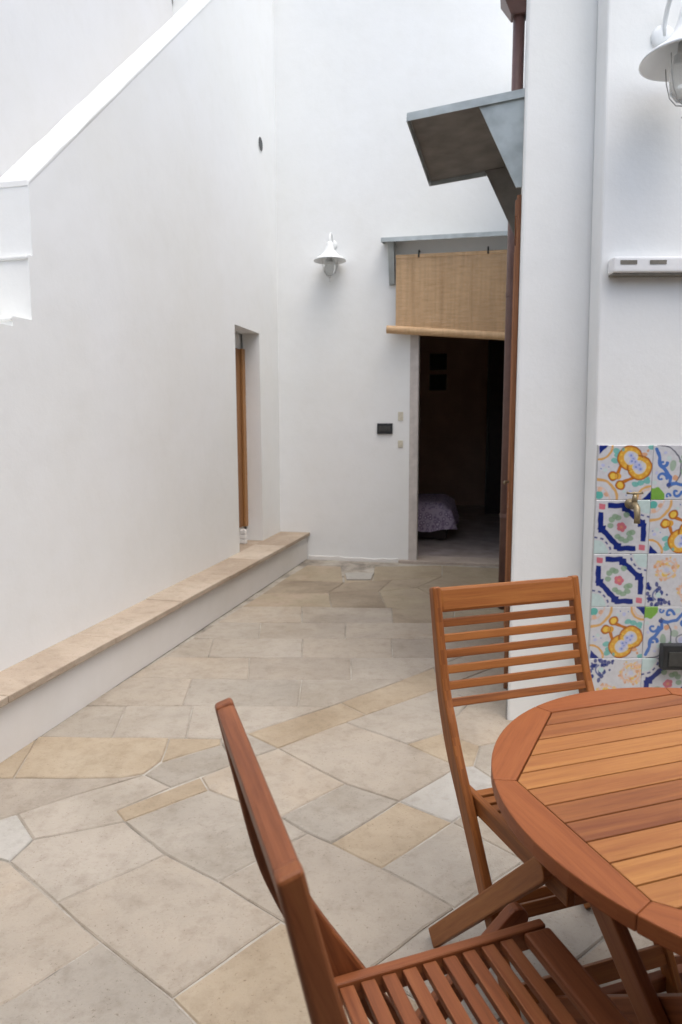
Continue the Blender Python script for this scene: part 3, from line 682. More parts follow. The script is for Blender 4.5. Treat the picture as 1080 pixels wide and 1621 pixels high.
# ------------------------------------------------------------------ right: pillar / house side, tiled wall
PX1 = 1.116
right = empty('house_corner', R0); tag(right, 'white plastered house corner standing beside the doorway', 'wall')
bm = new()
foot = [R0, Vector((PX1 + 0.05, 3.127, 0)), Vector((4.2, 3.127, 0)), Vector((4.2, 7.3, 0)), R0 + RD * 4.1]
add_prism(bm, [p - R0 - UP * 0.02 for p in foot], (0, 0, 4.45))
finish('corner_wall', bm, M['plaster'], right, bevel=0.02, seg=4, bang=R(50))
TY = 3.0; TX0 = 1.112
tw = empty('tiled_wall', (2.6, TY, 0)); tag(tw, 'white wall with painted tile panel at the right edge', 'wall')
rt = Vector((2.6, TY, 0))
bm = new()
def tx(z): return 1.100 - (z - 1.33) * 0.014
b_ = [Vector((tx(0), TY, -0.02)), Vector((4.2, TY, -0.02)), Vector((4.2, TY, 4.4)), Vector((tx(4.4), TY, 4.4))]
add_prism(bm, [p - rt for p in b_], (0, 0.122, 0))
finish('wall', bm, M['plaster'], tw, bevel=0.012, seg=3)

# painted tiles -------------------------------------------------
def srgb(r, g, b):
    f = lambda c: ((c / 255) / 12.92) if c / 255 <= 0.04045 else (((c / 255) + 0.055) / 1.055) ** 2.4
    return np.array([f(r), f(g), f(b)])
C = dict(bg=srgb(203, 204, 208), navy=srgb(22, 42, 120), och=srgb(214, 160, 66), ochd=srgb(186, 112, 40), ochl=srgb(120, 74, 34), yel=srgb(226, 190, 80), teal=srgb(96, 176, 166),
         lil=srgb(178, 184, 222), blue=srgb(78, 116, 184), pink=srgb(200, 112, 126), green=srgb(128, 160, 128), leaf=srgb(120, 168, 72), peach=srgb(220, 182, 156), ptl=srgb(190, 212, 210), grey=srgb(92, 94, 108), blued=srgb(60, 78, 140), or_=srgb(212, 150, 96))
NT = 360
def canvas():
    a = (np.arange(NT) + 0.5) / NT
    u, t = np.meshgrid(a, a)              # t downwards from the top
    ju = u + 0.004 * np.sin(23 * t + 9 * u) + 0.003 * np.sin(51 * u + 31 * t); jt = t + 0.005 * np.sin(27 * u + 5 * t) + 0.003 * np.sin(47 * t - 29 * u)
    img = np.tile(C['bg'], (NT, NT, 1)); return img, ju, jt
def put(img, mask, col, a=1.0): img[mask] = img[mask] * (1 - a) + C[col] * a
def disc(img, u, t, x, y, r, col, a=1.0, ry=None): put(img, ((u - x) / r) ** 2 + ((t - y) / (ry or r)) ** 2 < 1, col, a)
def ring(img, u, t, x, y, r, w_, col, a=1.0, a0=None, a1=None):
    d = np.hypot(u - x, t - y); mk = abs(d - r) < w_ / 2
    if a0 is not None:
        an = np.degrees(np.arctan2(-(t - y), u - x)) % 360; mk &= ((an - a0) % 360) < ((a1 - a0) % 360)
    put(img, mk, col, a)
def seg(img, u, t, p, q, w_, col, a=1.0):
    (x1, y1), (x2, y2) = p, q; dx, dy = x2 - x1, y2 - y1; k = np.clip(((u - x1) * dx + (t - y1) * dy) / (dx * dx + dy * dy + 1e-9), 0, 1)
    put(img, np.hypot(u - x1 - k * dx, t - y1 - k * dy) < w_ / 2, col, a)
def rect(img, u, t, x0, x1, y0, y1, col, a=1.0): put(img, (u > x0) & (u < x1) & (t > y0) & (t < y1), col, a)
def spiral(img, u, t, x, y, r, w_, col, turn=1):
    for k in range(26):
        f = k / 25; an = f * 5.0 * turn; rr_ = r * (1 - 0.8 * f)
        disc(img, u, t, x + rr_ * math.cos(an), y + rr_ * math.sin(an), w_ * (0.62 - 0.25 * f), col)
def paint_scroll():
    im, u, t = canvas()
    put(im, (u + t < 0.19) & (u > 0.02) & (t > 0.0), 'navy'); ring(im, u, t, 0, 0, 0.26, 0.04, 'och', 0.9)
    for x, y in ((0.33, 0.10), (0.31, 0.28), (0.36, 0.18), (0.70, 0.71), (0.80, 0.69), (0.91, 0.66), (0.97, 0.04)): disc(im, u, t, x, y, 0.065, 'teal', 0.85, 0.05)
    for x, y in ((0.58, 0.23), (0.77, 0.41)):
        disc(im, u, t, x, y, 0.225, 'ochd'); disc(im, u, t, x, y, 0.20, 'och')
    for x, y in ((0.60, 0.23), (0.76, 0.40)):
        disc(im, u, t, x, y, 0.135, 'yel'); disc(im, u, t, x, y, 0.115, 'bg')
    for x, y in ((0.60, 0.18), (0.64, 0.25), (0.69, 0.31), (0.76, 0.36), (0.78, 0.43), (0.70, 0.40), (0.62, 0.29)): disc(im, u, t, x, y, 0.05, 'lil'); disc(im, u, t, x, y, 0.02, 'blue', 0.6)
    disc(im, u, t, 0.84, 0.17, 0.06, 'or_', 0.8, 0.04)
    seg(im, u, t, (0.42, 0.38), (0.37, 0.53), 0.06, 'ochd'); seg(im, u, t, (0.66, 0.60), (0.46, 0.67), 0.06, 'ochd')
    for x, y in ((0.29, 0.56), (0.43, 0.73)):
        disc(im, u, t, x, y, 0.085, 'ochd'); disc(im, u, t, x, y, 0.055, 'yel')
    disc(im, u, t, 0.38, 0.57, 0.06, 'och')
    ring(im, u, t, 0, 1, 0.38, 0.05, 'och', 0.85); disc(im, u, t, 0.05, 0.91, 0.075, 'teal')
    disc(im, u, t, 0.06, 0.80, 0.045, 'peach'); disc(im, u, t, 0.18, 0.90, 0.045, 'or_', 0.7); ring(im, u, t, 0, 1, 0.24, 0.025, 'peach', 0.6)
    put(im, ((1 - u) + (1 - t) < 0.17), 'navy'); ring(im, u, t, 1, 1, 0.25, 0.045, 'och', 0.85); ring(im, u, t, 1, 1, 0.20, 0.03, 'peach', 0.7)
    for x, y, c_, r_ in ((0.10, 0.36, 'lil', 0.03), (0.14, 0.45, 'ptl', 0.035), (0.06, 0.42, 'blue', 0.014), (0.20, 0.40, 'blue', 0.012), (0.62, 0.86, 'lil', 0.035), (0.55, 0.92, 'blue', 0.014), (0.70, 0.90, 'blue', 0.012), (0.50, 0.84, 'ptl', 0.03), (0.90, 0.10, 'or_', 0.025), (0.24, 0.06, 'peach', 0.02), (0.93, 0.60, 'teal', 0.03), (0.46, 0.08, 'teal', 0.03)): disc(im, u, t, x, y, r_, c_, 0.85)
    for x, y, r_ in ((0.58, 0.23, 0.225), (0.77, 0.41, 0.225), (0.29, 0.56, 0.085), (0.43, 0.73, 0.085)): ring(im, u, t, x, y, r_, 0.012, 'ochl', 0.8)
    for k in range(9):
        an = k * 0.7; disc(im, u, t, 0.58 + 0.165 * math.cos(an), 0.23 + 0.165 * math.sin(an), 0.022, 'yel', 0.8); disc(im, u, t, 0.77 + 0.165 * math.cos(an), 0.41 + 0.165 * math.sin(an), 0.022, 'yel', 0.8)
    for x, y in ((0.60, 0.23), (0.76, 0.40)): disc(im, u, t, x, y, 0.125, 'bg', 0.85)
    for x, y in ((0.60, 0.18), (0.64, 0.25), (0.69, 0.31), (0.76, 0.36), (0.78, 0.43), (0.70, 0.40), (0.62, 0.29)): disc(im, u, t, x, y, 0.045, 'lil'); disc(im, u, t, x, y, 0.018, 'blue', 0.7)
    return im
def paint_octagon():
    im, u, t = canvas(); W_ = 0.085
    rect(im, u, t, 0.22, 0.54, 0.05, 0.15, 'navy'); rect(im, u, t, 0.05, 0.15, 0.22, 0.54, 'navy')
    rect(im, u, t, 0.85, 0.95, 0.43, 0.77, 'navy'); rect(im, u, t, 0.43, 0.77, 0.85, 0.95, 'navy')
    for (x0, y0), (x1, y1) in (((0.53, 0.13), (0.88, 0.45)), ((0.12, 0.52), (0.46, 0.88))):
        seg(im, u, t, (x0 + 0.04, y0 + 0.05), (x1 - 0.05, y1 - 0.05), 0.10, 'navy')
        rect(im, u, t, x0 - 0.05, x0 + 0.085, y0 - 0.05, y0 + 0.085, 'navy'); rect(im, u, t, x1 - 0.10, x1 + 0.04, y1 - 0.085, y1 + 0.045, 'navy')
    for x, y in ((0.115, 0.115), (0.885, 0.885)): rect(im, u, t, x - 0.055, x + 0.055, y - 0.05, y + 0.05, 'pink')
    for x, y in ((0.36, 0.30), (0.30, 0.36), (0.29, 0.47), (0.42, 0.33), (0.57, 0.27), (0.64, 0.62), (0.70, 0.60), (0.66, 0.71), (0.50, 0.72), (0.43, 0.68), (0.58, 0.76)): disc(im, u, t, x, y, 0.06, 'green', 0.8, 0.05)
    for k in range(5):
        an = k * 1.257; disc(im, u, t, 0.49 + 0.05 * math.cos(an), 0.50 + 0.05 * math.sin(an), 0.045, 'pink')
    disc(im, u, t, 0.49, 0.5, 0.03, 'or_', 0.5)
    for x, y in ((1, 0), (0, 1)):
        disc(im, u, t, x, y, 0.26, 'ptl', 0.9); ring(im, u, t, x, y, 0.31, 0.035, 'navy', 0.85)
        for k in range(4):
            an = 90 * k / 4 + 8 + (90 if x == 1 else 0) * 0; aa_ = R(an); sx = 1 if x == 0 else -1; sy = -1 if y == 1 else 1
            disc(im, u, t, x + sx * 0.31 * math.cos(aa_), y + sy * 0.31 * math.sin(aa_), 0.03, 'bg')
    return im
def paint_vine():
    im, u, t = canvas()
    ring(im, u, t, 0.10, 0.42, 0.42, 0.028, 'grey', 0.9, 300, 95); disc(im, u, t, 0.80, 0.18, 0.10, 'lil', 0.5); disc(im, u, t, 0.62, 0.10, 0.05, 'lil', 0.6)
    pts = [(0.06, 0.08), (0.12, 0.22), (0.13, 0.36), (0.24, 0.46), (0.33, 0.58), (0.33, 0.72), (0.46, 0.70), (0.60, 0.74), (0.72, 0.86), (0.86, 0.90), (1.0, 0.96)]
    for p, q in zip(pts, pts[1:]): seg(im, u, t, p, q, 0.065, 'blue')
    spiral(im, u, t, 0.19, 0.33, 0.075, 0.05, 'blue', 1); spiral(im, u, t, 0.17, 0.60, 0.10, 0.05, 'blue', -1); spiral(im, u, t, 0.46, 0.86, 0.09, 0.05, 'blue', 1); spiral(im, u, t, 0.74, 0.70, 0.09, 0.05, 'blue', -1)
    disc(im, u, t, 0.31, 0.72, 0.045, 'blued')
    disc(im, u, t, 0.37, 0.37, 0.06, 'green', 0.7, 0.10); disc(im, u, t, 0.42, 0.60, 0.05, 'or_', 0.8); disc(im, u, t, 0.58, 0.48, 0.07, 'green', 0.6)
    ring(im, u, t, 0.72, 0.36, 0.10, 0.03, 'grey', 0.7); disc(im, u, t, 0.72, 0.36, 0.06, 'lil', 0.7)
    for x, y, c_, r_ in ((0.55, 0.22, 'green', 0.04), (0.50, 0.30, 'green', 0.03), (0.86, 0.42, 'or_', 0.04), (0.90, 0.56, 'green', 0.05), (0.60, 0.60, 'peach', 0.035), (0.08, 0.50, 'lil', 0.03), (0.05, 0.68, 'ptl', 0.04), (0.62, 0.92, 'ptl', 0.05), (0.85, 0.76, 'lil', 0.03), (0.22, 0.14, 'lil', 0.03), (0.30, 0.24, 'ptl', 0.04), (0.92, 0.10, 'grey', 0.03), (0.88, 0.24, 'grey', 0.02)): disc(im, u, t, x, y, r_, c_, 0.75)
    spiral(im, u, t, 0.90, 0.80, 0.07, 0.04, 'blue', 1); spiral(im, u, t, 0.30, 0.93, 0.05, 0.035, 'blue', -1)
    put(im, (u < 0.24) & (t > 0.78) & (u + (1 - t) < 0.36), 'leaf'); disc(im, u, t, 0.10, 0.84, 0.07, 'leaf')
    return im
def paint_peach():
    im, u, t = canvas(); rg = random.Random(3)
    for cx_, cy_ in ((0.36, 0.30), (0.80, 0.72)):
        for k in range(80):
            an, rr_ = rg.uniform(0, 6.28), rg.uniform(0.06, 0.24)
            disc(im, u, t, cx_ + rr_ * math.cos(an), cy_ + rr_ * math.sin(an), rg.uniform(0.014, 0.035), rg.choice(['peach', 'peach', 'or_', 'yel']), 0.75)
        ring(im, u, t, cx_, cy_, 0.17, 0.03, 'peach', 0.8); disc(im, u, t, cx_, cy_, 0.09, 'bg', 0.7); disc(im, u, t, cx_, cy_, 0.05, 'lil', 0.4)
    for k in range(44):
        x, y = rg.uniform(0.02, 0.5), rg.uniform(0.55, 0.98)
        if x + (1 - y) < 0.62: disc(im, u, t, x, y, rg.uniform(0.02, 0.042), 'navy', 0.85, rg.uniform(0.02, 0.05))
    ring(im, u, t, 0.23, 0.78, 0.10, 0.035, 'blued', 0.8, 20, 250); disc(im, u, t, 0.24, 0.78, 0.05, 'ptl')
    for k in range(22):
        x, y = rg.uniform(0.62, 0.98), rg.uniform(0.02, 0.38)
        if (1 - x) + y < 0.42: disc(im, u, t, x, y, rg.uniform(0.02, 0.04), 'navy', 0.8, rg.uniform(0.02, 0.045))
    return im
ART = {'S': paint_scroll(), 'O': paint_octagon(), 'V': paint_vine(), 'P': paint_peach()}
NV = 120
ART = {k: v.reshape(NV, 3, NV, 3, 3).mean((1, 3)) for k, v in ART.items()}
NT = NV
PITCHT = 0.2385
def make_tile(col, row, kind, flipx=False, flipy=False):
    im = ART[kind]
    if flipx: im = im[:, ::-1]
    if flipy: im = im[::-1]
    n = NT; sz = PITCHT - 0.0014
    xs = np.linspace(0, sz, n + 1); X_, Z_ = np.meshgrid(xs, -xs); Yf = np.zeros_like(X_)
    Yf[0, :] = Yf[-1, :] = Yf[:, 0] = Yf[:, -1] = 0.0015
    vs = np.stack([X_.ravel(), Yf.ravel(), Z_.ravel()], 1)
    idx = np.arange((n + 1) * (n + 1)).reshape(n + 1, n + 1)
    fs = np.stack([idx[:-1, :-1], idx[1:, :-1], idx[1:, 1:], idx[:-1, 1:]], -1).reshape(-1, 4)
    me = bpy.data.meshes.new('tile')
    nv = len(vs)
    side = [(0, 0), (sz, 0), (sz, -sz), (0, -sz)]
    extra = [(x, 0.0015, z) for x, z in side] + [(x, 0.008, z) for x, z in side]
    me.from_pydata([tuple(v) for v in vs] + extra, [], [tuple(f) for f in fs] + [(nv + i, nv + (i + 1) % 4, nv + 4 + (i + 1) % 4, nv + 4 + i) for i in range(4)])
    ca = me.color_attributes.new('paint', 'FLOAT_COLOR', 'POINT')
    pad = np.pad(im, ((1, 1), (1, 1), (0, 0)), mode='edge')
    pv = (pad[:-1, :-1] + pad[1:, :-1] + pad[:-1, 1:] + pad[1:, 1:]) / 4
    cols = np.ones((nv + 8, 4), np.float32); cols[:nv, :3] = pv.reshape(-1, 3); cols[nv:, :3] = C['bg']
    ca.data.foreach_set('color', cols.ravel())
    me.materials.append(M['tile'])
    o = bpy.data.objects.new('tile', me); link(o, tw)
    o.location = Vector((TX0 + col * PITCHT, TY - 0.0095, 1.3035 - row * PITCHT)) - rt
    o.rotation_euler = (random.uniform(-0.004, 0.004), 0, random.uniform(-0.004, 0.004))
LAY = [['S--', 'V--', 'O--'], ['O--', 'S-y', 'P--'], ['O--', 'P--', 'S--'], ['S-y', 'V-y', 'O--'], ['Px-', 'Ox-', 'V--']]
LAY[1][1] = 'S-y'; LAY[4][0] = 'P-y'
for r_, row in enumerate(LAY):
    for c_, s_ in enumerate(row): make_tile(c_, r_, s_[0], s_[1] == 'x', s_[2] == 'y')
bm = new(); add_box(bm, (TX0 - 0.003, TY - 0.0035, 1.3035 - 5 * PITCHT - 0.002), (TX0 + 3 * PITCHT, TY + 0.004, 1.3055)); bmesh.ops.translate(bm, verts=bm.verts, vec=-rt)
finish('grout_bed', bm, M['grout'], tw)

# ------------------------------------------------------------------ canopies, blind, pipe, side door
def canopy(name, label, pos, D, NRM, s0, s1, z_wall, drop, proj_, br_out, br_h, inset_, under, br_t=0.012):
    """sheet-metal door canopy on a wall: sloping sheet with turned-down lip and two triangular brackets"""
    o0 = pos(s0, z_wall); e = empty(name, o0); tag(e, label, 'canopy')
    P_ = lambda s, z, out: pos(s, z, out) - o0
    bm = new()
    add_prism(bm, [P_(s0, z_wall, 0.0), P_(s1, z_wall, 0.0), P_(s1, z_wall - drop, proj_), P_(s0, z_wall - drop, proj_)], (0, 0, 0.006))
    finish('sheet', bm, M['galv'], e)
    bm = new()
    add_prism(bm, [P_(s0 + 0.008, z_wall - 0.006, 0.004), P_(s1 - 0.008, z_wall - 0.006, 0.004), P_(s1 - 0.008, z_wall - drop - 0.006, proj_ - 0.008), P_(s0 + 0.008, z_wall - drop - 0.006, proj_ - 0.008)], (0, 0, 0.0035))
    finish('underside', bm, M['galv_under_shade'] if under else M['plaster'], e)
    lip = 0.034
    bm = new(); add_prism(bm, [P_(s0, z_wall - drop + 0.006, proj_), P_(s1, z_wall - drop + 0.006, proj_), P_(s1, z_wall - drop - lip, proj_ + 0.002), P_(s0, z_wall - drop - lip, proj_ + 0.002)], NRM * 0.004)
    finish('lip', bm, M['galv'], e)
    for s in (s0, s1):
        sg = -1 if s == s0 else 1
        bm = new(); add_prism(bm, [P_(s, z_wall + 0.006, 0), P_(s, z_wall - drop + 0.006, proj_), P_(s, z_wall - drop - lip, proj_), P_(s, z_wall - lip, 0)], D * (0.004 * sg))
        finish('side_lip', bm, M['galv'], e)
    for s, sg in ((s0 + inset_, 1), (s1 - inset_, -1)):
        k = br_out / proj_
        bm = new(); add_prism(bm, [P_(s, z_wall - 0.008, 0.0), P_(s, z_wall - drop * k - 0.008, br_out), P_(s, z_wall - br_h, 0.03), P_(s, z_wall - br_h, 0.0)], D * (br_t * sg))
        finish('bracket', bm, M['galv_under_shade'] if (under and sg < 0) else M['galv'], e, bevel=0.002)  # far bracket gets the darker metal: its shade is put into the colour
    return e
canopy('door_canopy', 'grey metal canopy above the rolled blind on the back wall', BW, BD, BN, -0.285, 1.0, 3.15, 0.03, 0.20, 0.17, 0.42, 0.055, False, 0.055)
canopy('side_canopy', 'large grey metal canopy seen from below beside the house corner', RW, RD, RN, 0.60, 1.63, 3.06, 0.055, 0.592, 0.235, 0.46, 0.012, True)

# bamboo roller blind in front of the doorway, hung from two hooks
bl = empty('bamboo_blind', BW(0.4, 2.3, 0.12)); tag(bl, 'half-lowered tan bamboo roller blind hanging over the back doorway', 'blind')
rbl = BW(0.4, 2.3, 0.12)
BS0, BS1 = -0.155, 0.955
nsl = 66; ztop, zb0, zb1 = 2.955, 2.315, 2.215
bmS = new(); bar = []
me0 = None
for k in range(nsl):
    f = (k + 0.5) / nsl
    za = ztop + (zb0 - ztop) * f; zc = ztop + (zb1 - ztop) * f
    bm = new(); add_beam(bm, BW(BS0, za, 0.112) - rbl, BW(BS1, zc, 0.112) - rbl, 0.0088, 0.004, UP)
    finish('slat', bm, M['bamboo'], bl)
for s in (0.0, 0.28, 0.56, 0.82):
    f = (s - BS0) / (BS1 - BS0)
    bm = new(); add_tube(bm, [BW(s, ztop, 0.1155) - rbl, BW(s, zb0 + (zb1 - zb0) * f, 0.1155) - rbl], 0.0018, 6); finish('cord', bm, M['bamboo'], bl)
bm = new(); add_beam(bm, BW(BS0 - 0.004, ztop + 0.012, 0.110) - rbl, BW(BS1, ztop + 0.012, 0.110) - rbl, 0.034, 0.016, UP); finish('top_rail', bm, M['bamboo'], bl, bevel=0.003)
bm = new(); add_tube(bm, [BW(BS0 - 0.085, zb0 - 0.018, 0.125) - rbl, BW(BS1, zb1 - 0.018, 0.125) - rbl], 0.038, 20); finish('roll', bm, M['bamboo'], bl, smooth=False)
for s in (0.06, 0.70):
    bm = new(); add_tube(bm, [BW(s, 3.03, 0.0) - rbl, BW(s, 3.02, 0.09) - rbl, BW(s, 2.98, 0.118) - rbl, BW(s, 2.955, 0.125) - rbl], 0.008, 8); finish('hook', bm, M['iron'], bl, smooth=True)
# wall light neck etc. -------------------------------------------------
def bell_lamp(name, label, wall_pt, nrm, size, neck_h, out):
    """white enamel wall lamp: round wall plate, swan neck, bell shade, glass jar in a wire cage"""
    e = empty(name, wall_pt); tag(e, label, 'wall lamp')
    n = Vector(nrm).normalized(); side = UP.cross(n)
    rotp = Vector((0, 0, 1)).rotation_difference(n).to_matrix().to_4x4()
    bm = new(); add_lathe(bm, [(0, 0.0), (0.045 * size, 0.0), (0.045 * size, 0.008), (0.03 * size, 0.016), (0, 0.018)], 24, rotp); finish('wall_plate', bm, M['white_metal'], e, smooth=True)
    top = n * out + UP * 0.0
    pts = []
    for k in range(15):
        a = k / 14 * math.pi
        pts.append(n * (0.01 + (out - 0.01) * (1 - math.cos(a)) / 2) + UP * (neck_h * math.sin(a) * 0.9))
    pts.append(n * out - UP * 0.05 * size)
    bm = new(); add_tube(bm, pts, 0.009 * size, 12); finish('swan_neck', bm, M['white_metal'], e, smooth=True)
    c = n * out - UP * (0.03 * size)
    s = size
    bm = new()
    prof = [(0.018, 0.0), (0.03, -0.005), (0.034, -0.03), (0.045, -0.06), (0.062, -0.085), (0.09, -0.108), (0.125, -0.125), (0.152, -0.140), (0.158, -0.150), (0.152, -0.150), (0.122, -0.133), (0.088, -0.116), (0.058, -0.092), (0.04, -0.062), (0.03, -0.035)]
    add_lathe(bm, [(r * s, z * s * 1.2 + 0.03 * s) for r, z in prof], 40, Matrix.Translation(c)); sh_ = finish('shade', bm, M['white_metal'], e, smooth=True)
    bm = new(); add_lathe(bm, [(0, -0.09 * s), (0.03 * s, -0.09 * s), (0.032 * s, -0.155 * s), (0, -0.16 * s)], 20, Matrix.Translation(c)); finish('lamp_holder', bm, M['wire'], e, smooth=True)
    bm = new(); add_lathe(bm, [(0.052 * s, -0.14 * s), (0.055 * s, -0.21 * s), (0.05 * s, -0.255 * s), (0.03 * s, -0.282 * s), (0, -0.29 * s)], 24, Matrix.Translation(c)); finish('glass_jar', bm, M['glass'], e, smooth=True)
    for k in range(4):
        a = k * math.pi / 2 + 0.5; d = Vector((math.cos(a), math.sin(a), 0))
        pp = [c + d * r * s + UP * z * s for r, z in ((0.085, -0.145), (0.078, -0.20), (0.062, -0.255), (0.034, -0.29), (0.004, -0.302))]
        bm = new(); add_tube(bm, pp, 0.0022 * s, 6); finish('cage_wire', bm, M['wire'], e, smooth=True)
    bm = new(); add_tube(bm, [c - UP * 0.298 * s, c - UP * 0.335 * s, c - UP * 0.342 * s], [0.003 * s, 0.003 * s, 0.008 * s], 8); finish('cage_finial', bm, M['wire'], e, smooth=True)
    return e
bell_lamp('wall_lamp', 'small white bell-shaded wall lamp on the back wall left of the doorway', BW(-0.79, 3.13, 0.0), BN, 1.0, 0.10, 0.15)
bell_lamp('wall_lamp', 'large white bell-shaded wall lamp cut by the upper right corner', Vector((1.30, TY, 2.935)), (0, -1, 0), 1.05, 0.16, 0.22)

# downpipe with hopper in the corner behind the canopy
dp = empty('downpipe', RW(2.05, 0)); tag(dp, 'maroon metal downpipe with hopper beside the house corner', 'downpipe'); rd = RW(2.05, 0)
bm = new(); add_tube(bm, [RW(2.05, 0.0, 0.047) - rd, RW(2.05, 4.18, 0.047) - rd], 0.040, 20); finish('pipe', bm, M['maroon'], dp, smooth=True)
for z in (0.7, 2.3):
    bm = new(); add_tube(bm, [RW(2.05, z, 0.047) - rd, RW(2.05, z + 0.03, 0.047) - rd], 0.0435, 20); finish('pipe_clip', bm, M['maroon'], dp, smooth=False)
bm = new()
lo = [RW(2.05 + a, 4.16, 0.047 + b) - rd for a, b in ((-.055, -.046), (.055, -.046), (.055, .055), (-.055, .055))]
hi = [RW(2.05 + a, 4.30, 0.047 + b) - rd for a, b in ((-.13, -.046), (.13, -.046), (.13, .13), (-.13, .13))]
hi2 = [p + UP * 0.2 for p in hi]
va = [bm.verts.new(p) for p in lo]; vb = [bm.verts.new(p) for p in hi]; vc = [bm.verts.new(p) for p in hi2]
for a, b in ((va, vb), (vb, vc)):
    for i in range(4): bm.faces.new((a[i], a[(i + 1) % 4], b[(i + 1) % 4], b[i]))
bm.faces.new(va[::-1]); bm.faces.new(vc)
finish('hopper', bm, M['maroon'], dp, bevel=0.004)

# varnished wooden door set on the side wall just behind the corner
sd = empty('side_door', RW(1.0, 0)); tag(sd, 'varnished brown wooden door on the house side behind the chair', 'door'); rs = RW(1.0, 0)
for s0, s1, out, z0, z1 in ((0.40, 0.48, 0.022, 0.0, 2.50), (1.56, 1.64, 0.036, 0.0, 2.50), (0.48, 1.56, 0.03, 2.42, 2.50)):
    bm = new(); add_prism(bm, [RW(s0, z0, 0.001) - rs, RW(s1, z0, 0.001) - rs, RW(s1, z1, 0.001) - rs, RW(s0, z1, 0.001) - rs], RN * out); finish('frame', bm, M['door_wood'], sd, bevel=0.004, axis=(0, 0, 1))
bm = new(); add_prism(bm, [RW(s, z, 0.001) - rs for s, z in ((0.484, 0.01), (1.556, 0.01), (1.556, 2.416), (0.484, 2.416))], RN * 0.02); finish('leaf', bm, M['door_wood'], sd, axis=(0, 0, 1))
for s0 in (0.56, 1.05):
    for z0, z1 in ((0.2, 0.95), (1.1, 2.3)):
        bm = new(); add_prism(bm, [RW(s, z, 0.0205) - rs for s, z in ((s0, z0), (s0 + 0.42, z0), (s0 + 0.42, z1), (s0, z1))], RN * 0.008); finish('panel', bm, M['door_wood'], sd, bevel=0.004, axis=(0, 0, 1))
bm = new(); add_tube(bm, [RW(1.02, 1.05, 0.02) - rs, RW(1.02, 1.05, 0.05) - rs, RW(0.93, 1.05, 0.05) - rs], 0.008, 8); finish('handle', bm, M['brass'], sd, smooth=True)

# ------------------------------------------------------------------ small wall things
def frame_box(name, label, cat, org, D_, NRM, w_, h, d, mat, bev=0.004):
    e = empty(name, org); tag(e, label, cat)
    bm = new(); add_prism(bm, [D_ * a + UP * b for a, b in ((-w_ / 2, -h / 2), (w_ / 2, -h / 2), (w_ / 2, h / 2), (-w_ / 2, h / 2))], NRM * d); finish('housing', bm, mat, e, bevel=bev)
    return e
e = frame_box('light_switch', 'black rectangular light switch beside the back doorway', 'switch', BW(-0.268, 1.348), BD, BN, 0.155, 0.105, 0.018, M['black_plastic'])
for k in (-1, 0, 1):
    bm = new(); add_prism(bm, [BD * (k * 0.04 + a) + UP * b + BN * 0.0182 for a, b in ((-.017, -.026), (.017, -.026), (.017, .026), (-.017, .026))], BN * 0.006); finish('rocker', bm, M['dark_plastic'], e, bevel=0.002)
for z, h, lab in ((1.47, 0.085, 'upper small beige plate on the back wall by the door frame'), (1.196, 0.07, 'lower small beige plate on the back wall by the door frame')):
    e = frame_box('wall_plate', lab, 'plate', BW(-0.112, z), BD, BN, 0.05, h, 0.008, M['beige_plate'], 0.002)
    bm = new(); add_tube(bm, [BN * 0.008, BN * 0.013], 0.008, 10); finish('screw', bm, M['beige_plate'], e)

XA, NY = Vector((1, 0, 0)), Vector((0, -1, 0))
# long white box with two slots
e = empty('white_wall_box', (1.30, TY, 2.04)); tag(e, 'long white plastic box with two dark slots on the right wall', 'box')
bm = new(); add_box(bm, (-0.180, -0.065, -0.028), (0.130, 0, 0.036)); finish('housing', bm, M['white_plastic'], e, bevel=0.012, seg=3)
bm = new(); add_box(bm, (0.134, -0.07, -0.03), (0.40, 0, 0.038)); finish('end_housing', bm, M['white_plastic'], e, bevel=0.012, seg=3)
for x in (-0.118, 0.003):
    bm = new(); add_box(bm, (x - 0.034, -0.0672, 0.004), (x + 0.034, -0.0645, 0.020)); finish('slot', bm, M['slot'], e)
bm = new(); add_box(bm, (0.113, -0.069, -0.01), (0.121, -0.0645, 0.022)); finish('latch', bm, M['slot'], e)
bm = new(); add_box(bm, (-0.176, -0.055, -0.036), (0.39, -0.004, -0.0282)); finish('base_rail', bm, M['slot'], e, bevel=0.002)

# brass garden tap on the tiles
e = empty('garden_tap', (1.258, TY - 0.0095, 1.05)); tag(e, 'small brass garden tap on the painted tiles', 'tap')
ry = Matrix.Rotation(R(90), 4, 'X')
bm = new(); add_lathe(bm, [(0, 0), (0.022, 0), (0.022, 0.006), (0.012, 0.010), (0.012, 0.055), (0, 0.055)], 20, ry); finish('inlet', bm, M['brass'], e, smooth=True)
bm = new(); add_tube(bm, [(0, -0.03, -0.01), (0, -0.055, 0.0), (0, -0.078, -0.012), (0, -0.085, -0.04), (0, -0.085, -0.075)], [0.013, 0.016, 0.014, 0.012, 0.013], 14); finish('spout', bm, M['brass'], e, smooth=True)
bm = new(); add_tube(bm, [(0, -0.05, 0.0), (0, -0.05, 0.03), (0, -0.05, 0.045)], [0.013, 0.011, 0.007], 12); finish('bonnet', bm, M['brass'], e, smooth=True)
bm = new(); add_tube(bm, [(-0.034, -0.05, 0.052), (-0.018, -0.05, 0.050), (0, -0.05, 0.050), (0.018, -0.05, 0.050), (0.034, -0.05, 0.052)], [0.006, 0.004, 0.007, 0.004, 0.006], 10); finish('handle', bm, M['brass'], e, smooth=True)

